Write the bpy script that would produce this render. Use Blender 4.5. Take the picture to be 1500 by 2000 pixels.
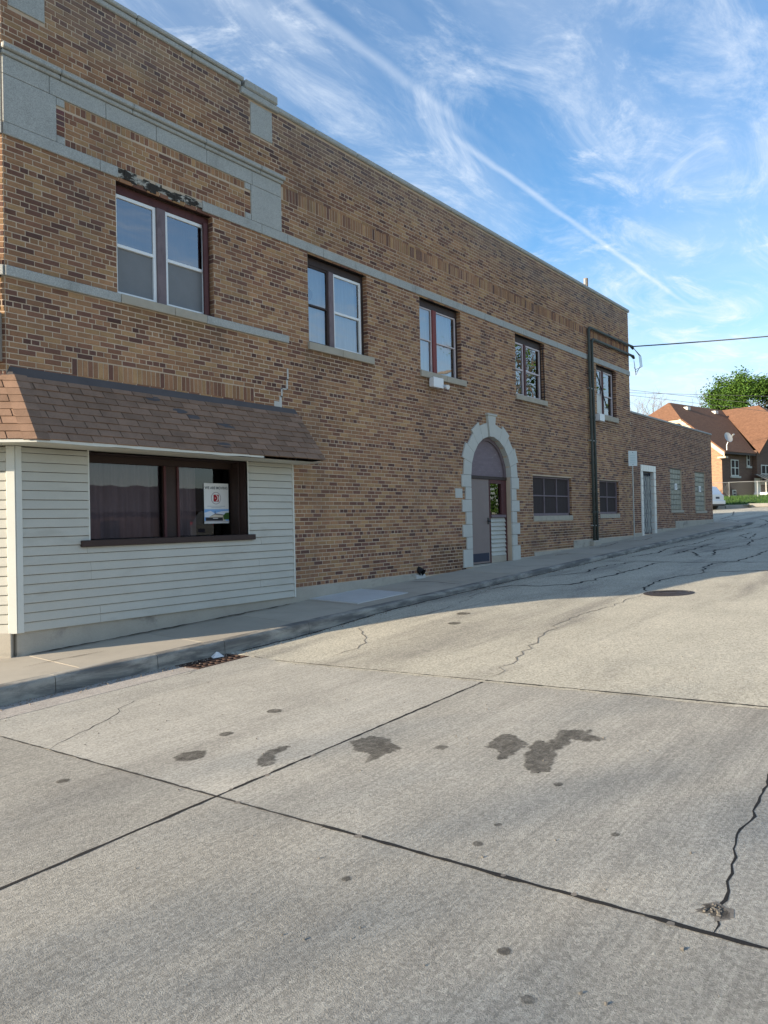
import bpy, math, random
from mathutils import Vector, Matrix, Euler
from mathutils.geometry import tessellate_polygon
random.seed(7)
for o in list(bpy.data.objects): bpy.data.objects.remove(o)
sc = bpy.context.scene
COL = sc.collection
# ------------------------------------------------------------------ camera
CAMY = -9.1                                   # eye level is z = 0
cd = bpy.data.cameras.new('camera'); cam = bpy.data.objects.new('camera', cd); COL.objects.link(cam)
R_ = Vector((0.61989, -0.78437, -0.02245)); U_ = Vector((0.00453, -0.02502, 0.99968)); F_ = Vector((0.78467, 0.61979, 0.01195))
cam.matrix_world = Matrix(((R_.x, U_.x, -F_.x, 0), (R_.y, U_.y, -F_.y, CAMY), (R_.z, U_.z, -F_.z, 0), (0, 0, 0, 1)))
cd.sensor_fit = 'HORIZONTAL'; cd.sensor_width = 36; cd.lens = 1450 * 36 / 1500
cd.clip_start = .05; cd.clip_end = 2000
sc.camera = cam
# ------------------------------------------------------------------ light
SUN_EL = math.radians(14.5); SUN_AZ = math.atan2(.425, -.905)      # where the sun stands
w = bpy.data.worlds.new('World'); sc.world = w; w.use_nodes = True
nt = w.node_tree; N = nt.nodes; Lk = nt.links; N.clear()
def nd(tree, kind, **kw):
    n = tree.nodes.new(kind)
    for k, v in kw.items():
        if k == 'inp':
            for a, b in v.items(): n.inputs[a].default_value = b
        else: setattr(n, k, v)
    return n
sky = nd(nt, 'ShaderNodeTexSky', sky_type='NISHITA', sun_disc=False, sun_elevation=SUN_EL, sun_rotation=math.pi / 2 - SUN_AZ, altitude=200, air_density=1.0, dust_density=.5, ozone_density=2.2)
tc = nd(nt, 'ShaderNodeTexCoord'); sep = nd(nt, 'ShaderNodeSeparateXYZ'); Lk.new(tc.outputs['Generated'], sep.inputs[0])
def mth(tree, op, a=None, b=None, c=None, clamp=False):
    n = tree.nodes.new('ShaderNodeMath'); n.operation = op; n.use_clamp = clamp
    for i, v in enumerate((a, b, c)):
        if v is None: continue
        if isinstance(v, (int, float)): n.inputs[i].default_value = v
        else: tree.links.new(v, n.inputs[i])
    return n.outputs[0]
zc = mth(nt, 'MAXIMUM', sep.outputs['Z'], .02)
px = mth(nt, 'DIVIDE', sep.outputs['X'], zc); py = mth(nt, 'DIVIDE', sep.outputs['Y'], zc)
cmb = nd(nt, 'ShaderNodeCombineXYZ'); Lk.new(px, cmb.inputs[0]); Lk.new(py, cmb.inputs[1])
def wnoise(scale, rot, stretch, detail, rough, dist, lo, hi, off=0):
    mp = nd(nt, 'ShaderNodeMapping'); mp.inputs['Rotation'].default_value = (0, 0, rot); mp.inputs['Scale'].default_value = (1, stretch, 1); mp.inputs['Location'].default_value = (off, off * .7, 0)
    Lk.new(cmb.outputs[0], mp.inputs[0])
    n = nd(nt, 'ShaderNodeTexNoise', inp={'Scale': scale, 'Detail': detail, 'Roughness': rough, 'Distortion': dist}); Lk.new(mp.outputs[0], n.inputs['Vector'])
    r = nd(nt, 'ShaderNodeMapRange', interpolation_type='SMOOTHSTEP'); r.inputs[1].default_value = lo; r.inputs[2].default_value = hi
    Lk.new(n.outputs['Fac'], r.inputs[0]); return r.outputs[0]
veil = wnoise(.55, .5, 1.6, 6, .6, .6, .28, .70, 3.1)
wisp = wnoise(1.5, -.55, 2.4, 10, .70, .9, .43, .80, 7.3)
puff = wnoise(2.6, .5, 1.6, 9, .68, .7, .53, .78, 4.4)
def trail(y0, wid, x0, x1, seed, amp):
    n = nd(nt, 'ShaderNodeTexNoise', inp={'Scale': 3.0, 'Detail': 6, 'Roughness': .6}); mp = nd(nt, 'ShaderNodeMapping'); mp.inputs['Location'].default_value = (seed, 0, 0); Lk.new(cmb.outputs[0], mp.inputs[0]); Lk.new(mp.outputs[0], n.inputs['Vector'])
    wob = mth(nt, 'MULTIPLY', mth(nt, 'SUBTRACT', n.outputs['Fac'], .5), .035)
    d = mth(nt, 'ABSOLUTE', mth(nt, 'SUBTRACT', mth(nt, 'ADD', py, wob), y0))
    a = nd(nt, 'ShaderNodeMapRange', interpolation_type='SMOOTHSTEP'); Lk.new(d, a.inputs[0]); a.inputs[1].default_value = wid; a.inputs[2].default_value = 0
    e = nd(nt, 'ShaderNodeMapRange', interpolation_type='SMOOTHSTEP'); Lk.new(px, e.inputs[0]); e.inputs[1].default_value = x0; e.inputs[2].default_value = x0 + .25
    f = nd(nt, 'ShaderNodeMapRange', interpolation_type='SMOOTHSTEP'); Lk.new(px, f.inputs[0]); f.inputs[1].default_value = x1; f.inputs[2].default_value = x1 - .7
    q = mth(nt, 'MULTIPLY', mth(nt, 'MULTIPLY', a.outputs[0], e.outputs[0]), f.outputs[0])
    return mth(nt, 'MULTIPLY', mth(nt, 'MULTIPLY', q, mth(nt, 'ADD', n.outputs['Fac'], .35)), amp)
t1 = trail(1.035, .020, 1.55, 4.0, 2.0, .36); t2 = trail(.985, .026, .8, 1.9, 5.0, .26); t3 = trail(1.07, .05, .6, 1.4, 9.0, .25)
m = mth(nt, 'MULTIPLY', veil, .26)
m = mth(nt, 'ADD', m, mth(nt, 'MULTIPLY', wisp, .56)); m = mth(nt, 'ADD', m, mth(nt, 'MULTIPLY', puff, .5))
for t in (t1, t2, t3): m = mth(nt, 'ADD', m, t)
hz = nd(nt, 'ShaderNodeMapRange', interpolation_type='SMOOTHSTEP'); Lk.new(sep.outputs['Z'], hz.inputs[0]); hz.inputs[1].default_value = .34; hz.inputs[2].default_value = .02; hz.inputs[4].default_value = .60
lowf = nd(nt, 'ShaderNodeMapRange', interpolation_type='SMOOTHSTEP'); Lk.new(sep.outputs['Z'], lowf.inputs[0]); lowf.inputs[1].default_value = .03; lowf.inputs[2].default_value = .22
m = mth(nt, 'MULTIPLY', m, lowf.outputs[0]); m = mth(nt, 'ADD', m, hz.outputs[0]); m = mth(nt, 'MINIMUM', m, .92)
upm = nd(nt, 'ShaderNodeMapRange'); Lk.new(sep.outputs['Z'], upm.inputs[0]); upm.inputs[1].default_value = -.02; upm.inputs[2].default_value = .02
m = mth(nt, 'MULTIPLY', m, upm.outputs[0])
SKY_K = .115
w.cycles.sampling_method = 'MANUAL'; w.cycles.sample_map_resolution = 256
bgA = nd(nt, 'ShaderNodeBackground', inp={'Strength': SKY_K}); hsv = nd(nt, 'ShaderNodeHueSaturation', inp={'Saturation': 1.22, 'Value': .97}); Lk.new(sky.outputs[0], hsv.inputs['Color']); Lk.new(hsv.outputs[0], bgA.inputs[0])
bgB = nd(nt, 'ShaderNodeBackground', inp={'Color': (.84, .91, 1.0, 1), 'Strength': .50})
mx = nd(nt, 'ShaderNodeMixShader'); Lk.new(m, mx.inputs[0]); Lk.new(bgA.outputs[0], mx.inputs[1]); Lk.new(bgB.outputs[0], mx.inputs[2])
wo = nd(nt, 'ShaderNodeOutputWorld'); Lk.new(mx.outputs[0], wo.inputs[0])
sd = bpy.data.lights.new('sun', 'SUN'); sd.energy = 4.8; sd.angle = math.radians(.6); sd.color = (1, .83, .62)
sun = bpy.data.objects.new('sun', sd); COL.objects.link(sun)
sdir = Vector((math.cos(SUN_AZ) * math.cos(SUN_EL), math.sin(SUN_AZ) * math.cos(SUN_EL), math.sin(SUN_EL)))
sun.rotation_euler = sdir.to_track_quat('Z', 'Y').to_euler(); sun.location = sdir * 60
vs = sc.view_settings; vs.view_transform = 'Standard'; vs.look = 'None'; vs.exposure = 1.25; vs.gamma = 1; vs.use_curve_mapping = False
sc.render.engine = 'CYCLES'
# ------------------------------------------------------------------ helpers
def hsh(i, j, s=0):
    n = (int(i) * 374761393 + int(j) * 668265263 + int(s) * 2147483647) & 0xffffffff
    n = ((n ^ (n >> 13)) * 1274126177) & 0xffffffff
    return ((n ^ (n >> 16)) & 0xffff) / 65535.
def vnoise(x, y, s=0):
    i, j = math.floor(x), math.floor(y); u, v = x - i, y - j; u = u * u * (3 - 2 * u); v = v * v * (3 - 2 * v)
    a = hsh(i, j, s) * (1 - u) + hsh(i + 1, j, s) * u; b = hsh(i, j + 1, s) * (1 - u) + hsh(i + 1, j + 1, s) * u
    return a * (1 - v) + b * v
def sm(t): t = min(1, max(0, t)); return t * t * (3 - 2 * t)
ORG = {}
def link(o, parent=None):
    COL.objects.link(o)
    if parent is not None:
        o.parent = parent; o.matrix_parent_inverse = Matrix.Translation(-ORG.get(parent.name, Vector((0, 0, 0))))
    return o
def thing(name, loc, label, cat, group=None):
    o = bpy.data.objects.new(name, None); o.empty_display_size = .2; o.location = loc; COL.objects.link(o); ORG[o.name] = Vector(loc)
    o['label'] = label; o['category'] = cat
    if group: o['group'] = group
    return o
def tag(o, label=None, cat=None, group=None, kind=None):
    for k, v in (('label', label), ('category', cat), ('group', group), ('kind', kind)):
        if v: o[k] = v
    return o
class MB:
    def __init__(s): s.v = []; s.f = []; s.c = []; s.col = (1, 1, 1)
    def add(s, vs, fs, col=None):
        b = len(s.v); s.v += [tuple(p) for p in vs]
        for f in fs: s.f.append(tuple(b + i for i in f)); s.c.append(col or s.col)
        return s
    def quad(s, a, b, c, d, col=None): return s.add((a, b, c, d), ((0, 1, 2, 3),), col)
    def box(s, x0, x1, y0, y1, z0, z1, b=0, col=None):
        if x0 > x1: x0, x1 = x1, x0
        if y0 > y1: y0, y1 = y1, y0
        if z0 > z1: z0, z1 = z1, z0
        return s.obox(Vector(((x0 + x1) / 2, (y0 + y1) / 2, (z0 + z1) / 2)), Vector((1, 0, 0)), Vector((0, 1, 0)), Vector((0, 0, 1)), (x1 - x0) / 2, (y1 - y0) / 2, (z1 - z0) / 2, b, col)
    def obox(s, c, ax, ay, az, hx, hy, hz, b=0, col=None):
        if b <= 0:
            P = [c + ax * (i * hx) + ay * (j * hy) + az * (k * hz) for k in (-1, 1) for j in (-1, 1) for i in (-1, 1)]
            return s.add(P, ((0, 2, 3, 1), (4, 5, 7, 6), (0, 1, 5, 4), (2, 6, 7, 3), (0, 4, 6, 2), (1, 3, 7, 5)), col)
        b = min(b, hx * .45, hy * .45, hz * .45)
        P = []; idx = {}
        for i in (-1, 1):
            for j in (-1, 1):
                for k in (-1, 1):
                    for a in range(3):
                        h = [hx - b, hy - b, hz - b]; h[a] = (hx, hy, hz)[a]
                        idx[(i, j, k, a)] = len(P); P.append(c + ax * (i * h[0]) + ay * (j * h[1]) + az * (k * h[2]))
        fs = []
        S = (-1, 1)
        for i in S:
            q = [idx[(i, j, k, 0)] for j, k in ((-1, -1), (1, -1), (1, 1), (-1, 1))]; fs.append(q if i > 0 else q[::-1])
            q = [idx[(j, i, k, 1)] for j, k in ((-1, -1), (1, -1), (1, 1), (-1, 1))]; fs.append(q[::-1] if i > 0 else q)
            q = [idx[(j, k, i, 2)] for j, k in ((-1, -1), (1, -1), (1, 1), (-1, 1))]; fs.append(q if i > 0 else q[::-1])
        for i in S:
            for j in S:
                fs.append([idx[(i, j, -1, 0)], idx[(i, j, 1, 0)], idx[(i, j, 1, 1)], idx[(i, j, -1, 1)]])
                fs.append([idx[(i, -1, j, 0)], idx[(i, 1, j, 0)], idx[(i, 1, j, 2)], idx[(i, -1, j, 2)]])
                fs.append([idx[(-1, i, j, 1)], idx[(1, i, j, 1)], idx[(1, i, j, 2)], idx[(-1, i, j, 2)]])
                for k in S: fs.append([idx[(i, j, k, 0)], idx[(i, j, k, 1)], idx[(i, j, k, 2)]])
        return s.add(P, fs, col)
    def tube(s, pts, r, n=8, cap=True, col=None):
        pts = [Vector(p) for p in pts]; rs = r if isinstance(r, (list, tuple)) else [r] * len(pts)
        b = len(s.v); up = Vector((0, 0, 1)); prev = None
        for i, p in enumerate(pts):
            t = (pts[min(i + 1, len(pts) - 1)] - pts[max(i - 1, 0)]).normalized()
            if prev is None:
                x = t.cross(up);
                if x.length < .1: x = t.cross(Vector((1, 0, 0)))
            else: x = prev - t * prev.dot(t)
            x.normalize(); prev = x; y = t.cross(x)
            for k in range(n):
                a = 2 * math.pi * k / n; s.v.append(tuple(p + (x * math.cos(a) + y * math.sin(a)) * rs[i]))
        for i in range(len(pts) - 1):
            for k in range(n):
                k2 = (k + 1) % n; s.f.append((b + i * n + k, b + i * n + k2, b + (i + 1) * n + k2, b + (i + 1) * n + k)); s.c.append(col or s.col)
        if cap:
            s.f.append(tuple(b + k for k in range(n))[::-1]); s.c.append(col or s.col)
            s.f.append(tuple(b + (len(pts) - 1) * n + k for k in range(n))); s.c.append(col or s.col)
        return s
    def prism(s, poly, axis, a, b, col=None):
        # poly: list of 2-D points extruded along axis ('x','y','z') from a to b
        def P(p, t): return {'x': (t, p[0], p[1]), 'y': (p[0], t, p[1]), 'z': (p[0], p[1], t)}[axis]
        n = len(poly)
        return s.add([P(p, a) for p in poly] + [P(p, b) for p in poly], [tuple(range(n))[::-1], tuple(range(n, 2 * n))] + [(i, (i + 1) % n, n + (i + 1) % n, n + i) for i in range(n)], col)
    def build(s, name, mat, parent=None, smooth=False, tint=False):
        me = bpy.data.meshes.new(name); me.from_pydata(s.v, [], s.f); me.materials.append(mat)
        if tint:
            at = me.color_attributes.new('tint', 'FLOAT_COLOR', 'CORNER'); buf = []
            for f, c in zip(s.f, s.c): buf += [c[0], c[1], c[2], 1.] * len(f)
            at.data.foreach_set('color', buf)
        if smooth: me.polygons.foreach_set('use_smooth', [True] * len(me.polygons))
        me.update(); o = bpy.data.objects.new(name, me); return link(o, parent)
# ------------------------------------------------------------------ materials
def M_(name, col, rough=.8, vary=.12, vscale=4., fine=.08, fscale=120., bump=.15, bscale=60., metal=0, spec=.3, tint=None, stretch=(1, 1, 1), extra=None, bdist=.01, stain=None):
    mt = bpy.data.materials.new(name); mt.use_nodes = True; t = mt.node_tree; t.nodes.clear()
    out = nd(t, 'ShaderNodeOutputMaterial'); p = nd(t, 'ShaderNodeBsdfPrincipled', inp={'Roughness': rough, 'Metallic': metal, 'Specular IOR Level': spec})
    t.links.new(p.outputs[0], out.inputs[0])
    g = nd(t, 'ShaderNodeNewGeometry'); mp = nd(t, 'ShaderNodeMapping'); mp.inputs['Scale'].default_value = stretch; t.links.new(g.outputs['Position'], mp.inputs[0])
    if tint == 'attr': b = nd(t, 'ShaderNodeAttribute', attribute_name='tint').outputs['Color']
    elif tint == 'obj': b = nd(t, 'ShaderNodeObjectInfo').outputs['Color']
    else:
        r = nd(t, 'ShaderNodeRGB'); r.outputs[0].default_value = (*col, 1); b = r.outputs[0]
    n1 = nd(t, 'ShaderNodeTexNoise', inp={'Scale': vscale, 'Detail': 8, 'Roughness': .62}); t.links.new(mp.outputs[0], n1.inputs['Vector'])
    n2 = nd(t, 'ShaderNodeTexNoise', inp={'Scale': fscale, 'Detail': 3, 'Roughness': .6}); t.links.new(mp.outputs[0], n2.inputs['Vector'])
    k1 = mth(t, 'MULTIPLY', mth(t, 'SUBTRACT', n1.outputs['Fac'], .5), vary * 4)
    k2 = mth(t, 'MULTIPLY', mth(t, 'SUBTRACT', n2.outputs['Fac'], .5), fine * 4)
    k = mth(t, 'MAXIMUM', mth(t, 'ADD', mth(t, 'ADD', k1, k2), 1.0), .15)
    vm = nd(t, 'ShaderNodeVectorMath', operation='SCALE'); t.links.new(b, vm.inputs[0]); t.links.new(k, vm.inputs['Scale'])
    c = vm.outputs[0]
    if stain:                                   # (colour, noise scale, lo, hi, stretch)
        mp2 = nd(t, 'ShaderNodeMapping'); mp2.inputs['Scale'].default_value = stain[4]; t.links.new(g.outputs['Position'], mp2.inputs[0])
        n4 = nd(t, 'ShaderNodeTexNoise', inp={'Scale': stain[1], 'Detail': 7, 'Roughness': .65, 'Distortion': .4}); t.links.new(mp2.outputs[0], n4.inputs['Vector'])
        rg = nd(t, 'ShaderNodeMapRange', interpolation_type='SMOOTHSTEP'); t.links.new(n4.outputs['Fac'], rg.inputs[0]); rg.inputs[1].default_value = stain[2]; rg.inputs[2].default_value = stain[3]; rg.inputs[4].default_value = stain[5] if len(stain) > 5 else .8
        mc = nd(t, 'ShaderNodeMix', data_type='RGBA'); t.links.new(rg.outputs[0], mc.inputs['Factor']); t.links.new(c, mc.inputs['A']); mc.inputs['B'].default_value = (*stain[0], 1); c = mc.outputs['Result']
    if extra: c = extra(t, g, c, p)
    t.links.new(c, p.inputs['Base Color'])
    if bump:
        n3 = nd(t, 'ShaderNodeTexNoise', inp={'Scale': bscale, 'Detail': 4, 'Roughness': .6}); t.links.new(mp.outputs[0], n3.inputs['Vector'])
        bp = nd(t, 'ShaderNodeBump', inp={'Strength': bump, 'Distance': bdist}); t.links.new(n3.outputs['Fac'], bp.inputs['Height']); t.links.new(bp.outputs[0], p.inputs['Normal'])
    return mt
def speckle(scale, dark, amt):
    def fn(t, g, c, p):
        v = nd(t, 'ShaderNodeTexVoronoi', inp={'Scale': scale}); t.links.new(g.outputs['Position'], v.inputs['Vector'])
        sx = nd(t, 'ShaderNodeSeparateColor'); t.links.new(v.outputs['Color'], sx.inputs[0])
        r = nd(t, 'ShaderNodeMapRange'); t.links.new(sx.outputs[0], r.inputs[0]); r.inputs[1].default_value = 0; r.inputs[2].default_value = 1; r.inputs[3].default_value = 1 - amt; r.inputs[4].default_value = 1 + amt
        vm = nd(t, 'ShaderNodeVectorMath', operation='SCALE'); t.links.new(c, vm.inputs[0]); t.links.new(r.outputs[0], vm.inputs['Scale'])
        v2 = nd(t, 'ShaderNodeTexVoronoi', inp={'Scale': scale * .37}); t.links.new(g.outputs['Position'], v2.inputs['Vector'])
        r2 = nd(t, 'ShaderNodeMapRange'); t.links.new(v2.outputs['Distance'], r2.inputs[0]); r2.inputs[1].default_value = .08; r2.inputs[2].default_value = .16; r2.inputs[3].default_value = .7; r2.inputs[4].default_value = 0
        mc = nd(t, 'ShaderNodeMix', data_type='RGBA'); t.links.new(r2.outputs[0], mc.inputs['Factor']); t.links.new(vm.outputs[0], mc.inputs['A']); mc.inputs['B'].default_value = (*dark, 1)
        return mc.outputs['Result']
    return fn
MT = {}
BS = ((.115, .085, .068), .8, .47, .80, (1.1, 1.1, .38), .50)
MT['brick_a'] = M_('brick_mass', (1, 1, 1), .85, .15, 9, .18, 70, .45, 90, tint='attr', bdist=.004, stain=BS)
MT['brick_o'] = M_('brick_single', (1, 1, 1), .85, .15, 9, .18, 70, .45, 90, tint='obj', bdist=.004, stain=BS)
MT['mortar'] = M_('mortar', (.54, .42, .305), .95, .14, 2.0, .08, 150, .3, 160, bdist=.003, stain=((.17, .135, .11), .8, .47, .80, (1.1, 1.1, .38), .55))
MT['stone'] = M_('speckled_stone', (.385, .39, .365), .8, .07, 3, .06, 90, .25, 130, extra=speckle(130, (.14, .15, .15), .22), bdist=.004, stain=((.20, .20, .18), 1.8, .52, .80, (1.3, 1.3, .6), .7))
MT['limestone'] = M_('pale_limestone', (.50, .50, .455), .8, .05, 4, .04, 90, .15, 120, bdist=.004, stain=((.36, .36, .32), 3, .60, .85, (1.5, 1.5, .5), .6))
MT['sillstone'] = M_('weathered_sill', (.40, .36, .29), .85, .10, 5, .08, 90, .25, 120, bdist=.004)
MT['fdn'] = M_('foundation_concrete', (.40, .37, .31), .9, .12, 2.2, .08, 110, .3, 70, bdist=.006, stain=((.20, .19, .17), 1.4, .55, .68, (1, 1, 1.4), .75))
MT['siding'] = M_('vinyl_siding', (.475, .47, .415), .55, .07, 1.6, .03, 60, .06, 9, spec=.35, stain=((.30, .285, .235), 1.7, .50, .82, (.7, .7, 2.2), .55), bdist=.02)
MT['trim'] = M_('trim_white', (.60, .61, .56), .5, .04, 4, .02, 60, .03, 30, spec=.4)
MT['soffit'] = M_('soffit_cream', (.56, .55, .48), .7, .08, 3, .04, 60, .05, 30)
MT['shingle'] = M_('asphalt_shingle', (.215, .14, .10), .95, .18, 5, .30, 150, .5, 220, tint='obj', bdist=.004)
MT['flash'] = M_('roof_flashing', (.085, .075, .075), .7, .12, 4, .05, 60, .1, 40)
MT['winbrown'] = M_('dark_brown_trim', (.045, .028, .024), .6, .15, 5, .05, 60, .1, 50)
MT['oxblood'] = M_('oxblood_paint', (.095, .034, .034), .6, .15, 6, .06, 60, .15, 60, stain=((.05, .02, .02), 6, .5, .7, (2, 2, .6), .7))
MT['redpaint'] = M_('red_paint', (.20, .045, .04), .6, .12, 6, .06, 60, .1, 60)
MT['purple'] = M_('faded_purple_paint', (.185, .145, .155), .7, .12, 6, .06, 80, .2, 60, stain=((.09, .065, .07), 7, .52, .72, (2, 2, .5), .7))
MT['vinylwhite'] = M_('window_white', (.80, .82, .82), .4, .02, 4, .01, 60, 0, spec=.5)
MT['pinkwhite'] = M_('storm_sash_pinkish', (.58, .51, .51), .5, .06, 6, .03, 60, .05, 40)
MT['rotwood'] = M_('rotten_lintel_board', (.40, .38, .33), .95, .15, 8, .1, 60, .5, 40, stain=((.03, .026, .022), 5, .42, .50, (1, 1, 2.2), .97))
MT['door'] = M_('door_mauve', (.235, .185, .168), .6, .06, 3, .03, 80, .05, 40)
MT['tymp'] = M_('painted_plywood', (.20, .16, .175), .8, .14, 4, .1, 60, .5, 18, stretch=(1, 1, 4), stain=((.36, .34, .33), 5, .60, .72, (1, 1, 5), .7))
MT['black'] = M_('black_metal', (.018, .018, .02), .45, .1, 5, .05, 60, 0)
MT['navy'] = M_('navy_panel', (.02, .025, .05), .5, .1, 5, .05, 60, 0)
MT['pipe'] = M_('conduit_green_black', (.065, .075, .066), .65, .2, 5, .1, 60, .1, 40, stain=((.12, .12, .11), 4, .6, .8, (1, 1, .5), .6))
MT['room'] = M_('dark_room', (.035, .032, .032), .95, .1, 3, .05, 40, 0)
MT['curtain'] = M_('dull_curtain', (.30, .25, .265), .95, .15, 5, .04, 60, 0, stretch=(4, 1, .3))
MT['sheer'] = M_('pale_sheer', (.78, .80, .82), .95, .15, 5, .04, 60, 0, stretch=(5, 1, .3))
MT['screen'] = M_('insect_screen', (.20, .21, .22), .7, .06, 6, .05, 200, 0, spec=.2)
MT['dkscreen'] = M_('window_screen_dark', (.060, .048, .046), .9, .14, 3, .08, 160, 0, spec=.1, stretch=(6, 1, .6))
MT['tilewhite'] = M_('glazed_tile_white', (.66, .65, .60), .35, .05, 5, .03, 60, .05, 30, spec=.5)
MT['glassblock'] = M_('glass_block', (.215, .215, .17), .45, .25, 7, .2, 30, .6, 25, spec=.4)
MT['coneslab'] = None
def glass(name, tintc=(.75, .8, .82), ior=1.75, rough=0.):
    mt = bpy.data.materials.new(name); mt.use_nodes = True; t = mt.node_tree; t.nodes.clear()
    out = nd(t, 'ShaderNodeOutputMaterial'); tr = nd(t, 'ShaderNodeBsdfTransparent', inp={'Color': (*tintc, 1)}); gl = nd(t, 'ShaderNodeBsdfGlossy', inp={'Roughness': rough, 'Color': (.95, .97, 1, 1)})
    fr = nd(t, 'ShaderNodeFresnel', inp={'IOR': ior}); mxx = nd(t, 'ShaderNodeMixShader')
    nz = nd(t, 'ShaderNodeTexNoise', inp={'Scale': 2.2, 'Detail': 1}); g = nd(t, 'ShaderNodeNewGeometry'); t.links.new(g.outputs['Position'], nz.inputs['Vector'])
    bp = nd(t, 'ShaderNodeBump', inp={'Strength': .05, 'Distance': .02}); t.links.new(nz.outputs['Fac'], bp.inputs['Height']); t.links.new(bp.outputs[0], gl.inputs['Normal'])
    t.links.new(fr.outputs[0], mxx.inputs[0]); t.links.new(tr.outputs[0], mxx.inputs[1]); t.links.new(gl.outputs[0], mxx.inputs[2]); t.links.new(mxx.outputs[0], out.inputs[0]); return mt
MT['glass'] = glass('window_glass', ior=2.9)
MT['shopglass'] = glass('shop_glass', (.72, .70, .72), 1.6)
def groove(t, g, c, p):
    mp = nd(t, 'ShaderNodeMapping'); mp.inputs['Scale'].default_value = (1.2, 95, 1); t.links.new(g.outputs['Position'], mp.inputs[0])
    n = nd(t, 'ShaderNodeTexNoise', inp={'Scale': 1.0, 'Detail': 4, 'Roughness': .7}); t.links.new(mp.outputs[0], n.inputs['Vector'])
    k = mth(t, 'ADD', mth(t, 'MULTIPLY', mth(t, 'SUBTRACT', n.outputs['Fac'], .5), .85), 1.)
    vm = nd(t, 'ShaderNodeVectorMath', operation='SCALE'); t.links.new(c, vm.inputs[0]); t.links.new(k, vm.inputs['Scale'])
    # pale grit showing through the worn paste
    v = nd(t, 'ShaderNodeTexVoronoi', inp={'Scale': 75}); t.links.new(g.outputs['Position'], v.inputs['Vector'])
    sx = nd(t, 'ShaderNodeSeparateColor'); t.links.new(v.outputs['Color'], sx.inputs[0])
    r = nd(t, 'ShaderNodeMapRange'); t.links.new(sx.outputs[0], r.inputs[0]); r.inputs[3].default_value = .80; r.inputs[4].default_value = 1.24
    v2 = nd(t, 'ShaderNodeVectorMath', operation='SCALE'); t.links.new(vm.outputs[0], v2.inputs[0]); t.links.new(r.outputs[0], v2.inputs['Scale'])
    return v2.outputs[0]
MT['slab'] = M_('road_concrete', (.30, .275, .23), .92, .13, 1.4, .17, 110, .9, 170, tint='obj', extra=groove, bdist=.006, stain=((.165, .158, .142), .8, .46, .80, (.35, 1.8, 1), .6))
MT['walk'] = M_('sidewalk_concrete', (.36, .335, .285), .92, .09, 1.8, .08, 160, .35, 200, tint='obj', bdist=.005, stain=((.22, .205, .18), 1.1, .55, .8, (1, 1, 1), .6))
MT['kerb'] = M_('kerb_concrete', (.36, .345, .30), .92, .14, 2.5, .12, 140, .5, 90, bdist=.008, stain=((.085, .085, .085), 1.6, .38, .60, (.6, 1.2, 3), .8))
MT['asphalt'] = M_('worn_asphalt', (.435, .415, .34), .93, .12, .9, .13, 110, .7, 75, extra=speckle(60, (.17, .16, .135), .26), bdist=.010, stain=((.19, .18, .16), .55, .45, .72, (.28, 1.7, 1), .8))
MT['tar'] = M_('crack_dark', (.022, .021, .02), .9, .2, 6, .1, 60, .3, 60)
MT['joint'] = M_('joint_filler', (.05, .047, .042), .95, .2, 6, .1, 60, .4, 60)
MT['wet'] = M_('damp_stain', (.085, .078, .066), .75, .12, 8, .14, 140, .3, 190, bdist=.006, extra=groove)
_t = MT['wet'].node_tree; _o = [n for n in _t.nodes if n.type == 'OUTPUT_MATERIAL'][0]; _p = [n for n in _t.nodes if n.type == 'BSDF_PRINCIPLED'][0]
_tr = nd(_t, 'ShaderNodeBsdfTransparent'); _n = nd(_t, 'ShaderNodeTexNoise', inp={'Scale': 14., 'Detail': 6, 'Roughness': .7}); _g = nd(_t, 'ShaderNodeNewGeometry'); _t.links.new(_g.outputs['Position'], _n.inputs['Vector'])
_r = nd(_t, 'ShaderNodeMapRange'); _t.links.new(_n.outputs['Fac'], _r.inputs[0]); _r.inputs[1].default_value = .3; _r.inputs[2].default_value = .62; _r.inputs[3].default_value = .28; _r.inputs[4].default_value = .66
_at = nd(_t, 'ShaderNodeAttribute', attribute_name='tint'); _fa = nd(_t, 'ShaderNodeMapRange', interpolation_type='SMOOTHSTEP'); _t.links.new(mth(_t, 'ADD', _at.outputs['Fac'], mth(_t, 'MULTIPLY', mth(_t, 'SUBTRACT', _n.outputs['Fac'], .5), 1.2)), _fa.inputs[0]); _fa.inputs[1].default_value = .25; _fa.inputs[2].default_value = .85
_mx = nd(_t, 'ShaderNodeMixShader'); _t.links.new(mth(_t, 'MULTIPLY', _r.outputs[0], _fa.outputs[0]), _mx.inputs[0]); _t.links.new(_tr.outputs[0], _mx.inputs[1]); _t.links.new(_p.outputs[0], _mx.inputs[2]); _t.links.new(_mx.outputs[0], _o.inputs[0])
MT['seam'] = M_('dusty_seam', (.19, .175, .15), .9, .2, 6, .1, 60, .3, 60)
MT['rust'] = M_('rusty_iron', (.07, .045, .036), .75, .25, 8, .12, 80, .3, 70, metal=.3)
MT['iron'] = M_('manhole_iron', (.06, .052, .05), .6, .2, 8, .1, 80, .3, 70, metal=.5)
MT['pit'] = M_('drain_pit', (.008, .008, .008), 1, .1, 3, .1, 30, 0)
MT['earth'] = M_('ground_dirt_grass', (.10, .11, .05), .95, .25, .6, .2, 8, .3, 8)
MT['grass'] = M_('lawn_green', (.038, .085, .018), .9, .25, 1.2, .2, 30, .4, 20)
MT['white'] = M_('white_plastic', (.74, .75, .75), .4, .03, 5, .02, 60, 0, spec=.5)
MT['galv'] = M_('galvanised_steel', (.42, .43, .42), .45, .08, 9, .05, 60, .05, 40, metal=.6)
MT['wire'] = M_('cable_grey', (.10, .10, .105), .6, .05, 5, .02, 60, 0)
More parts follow.
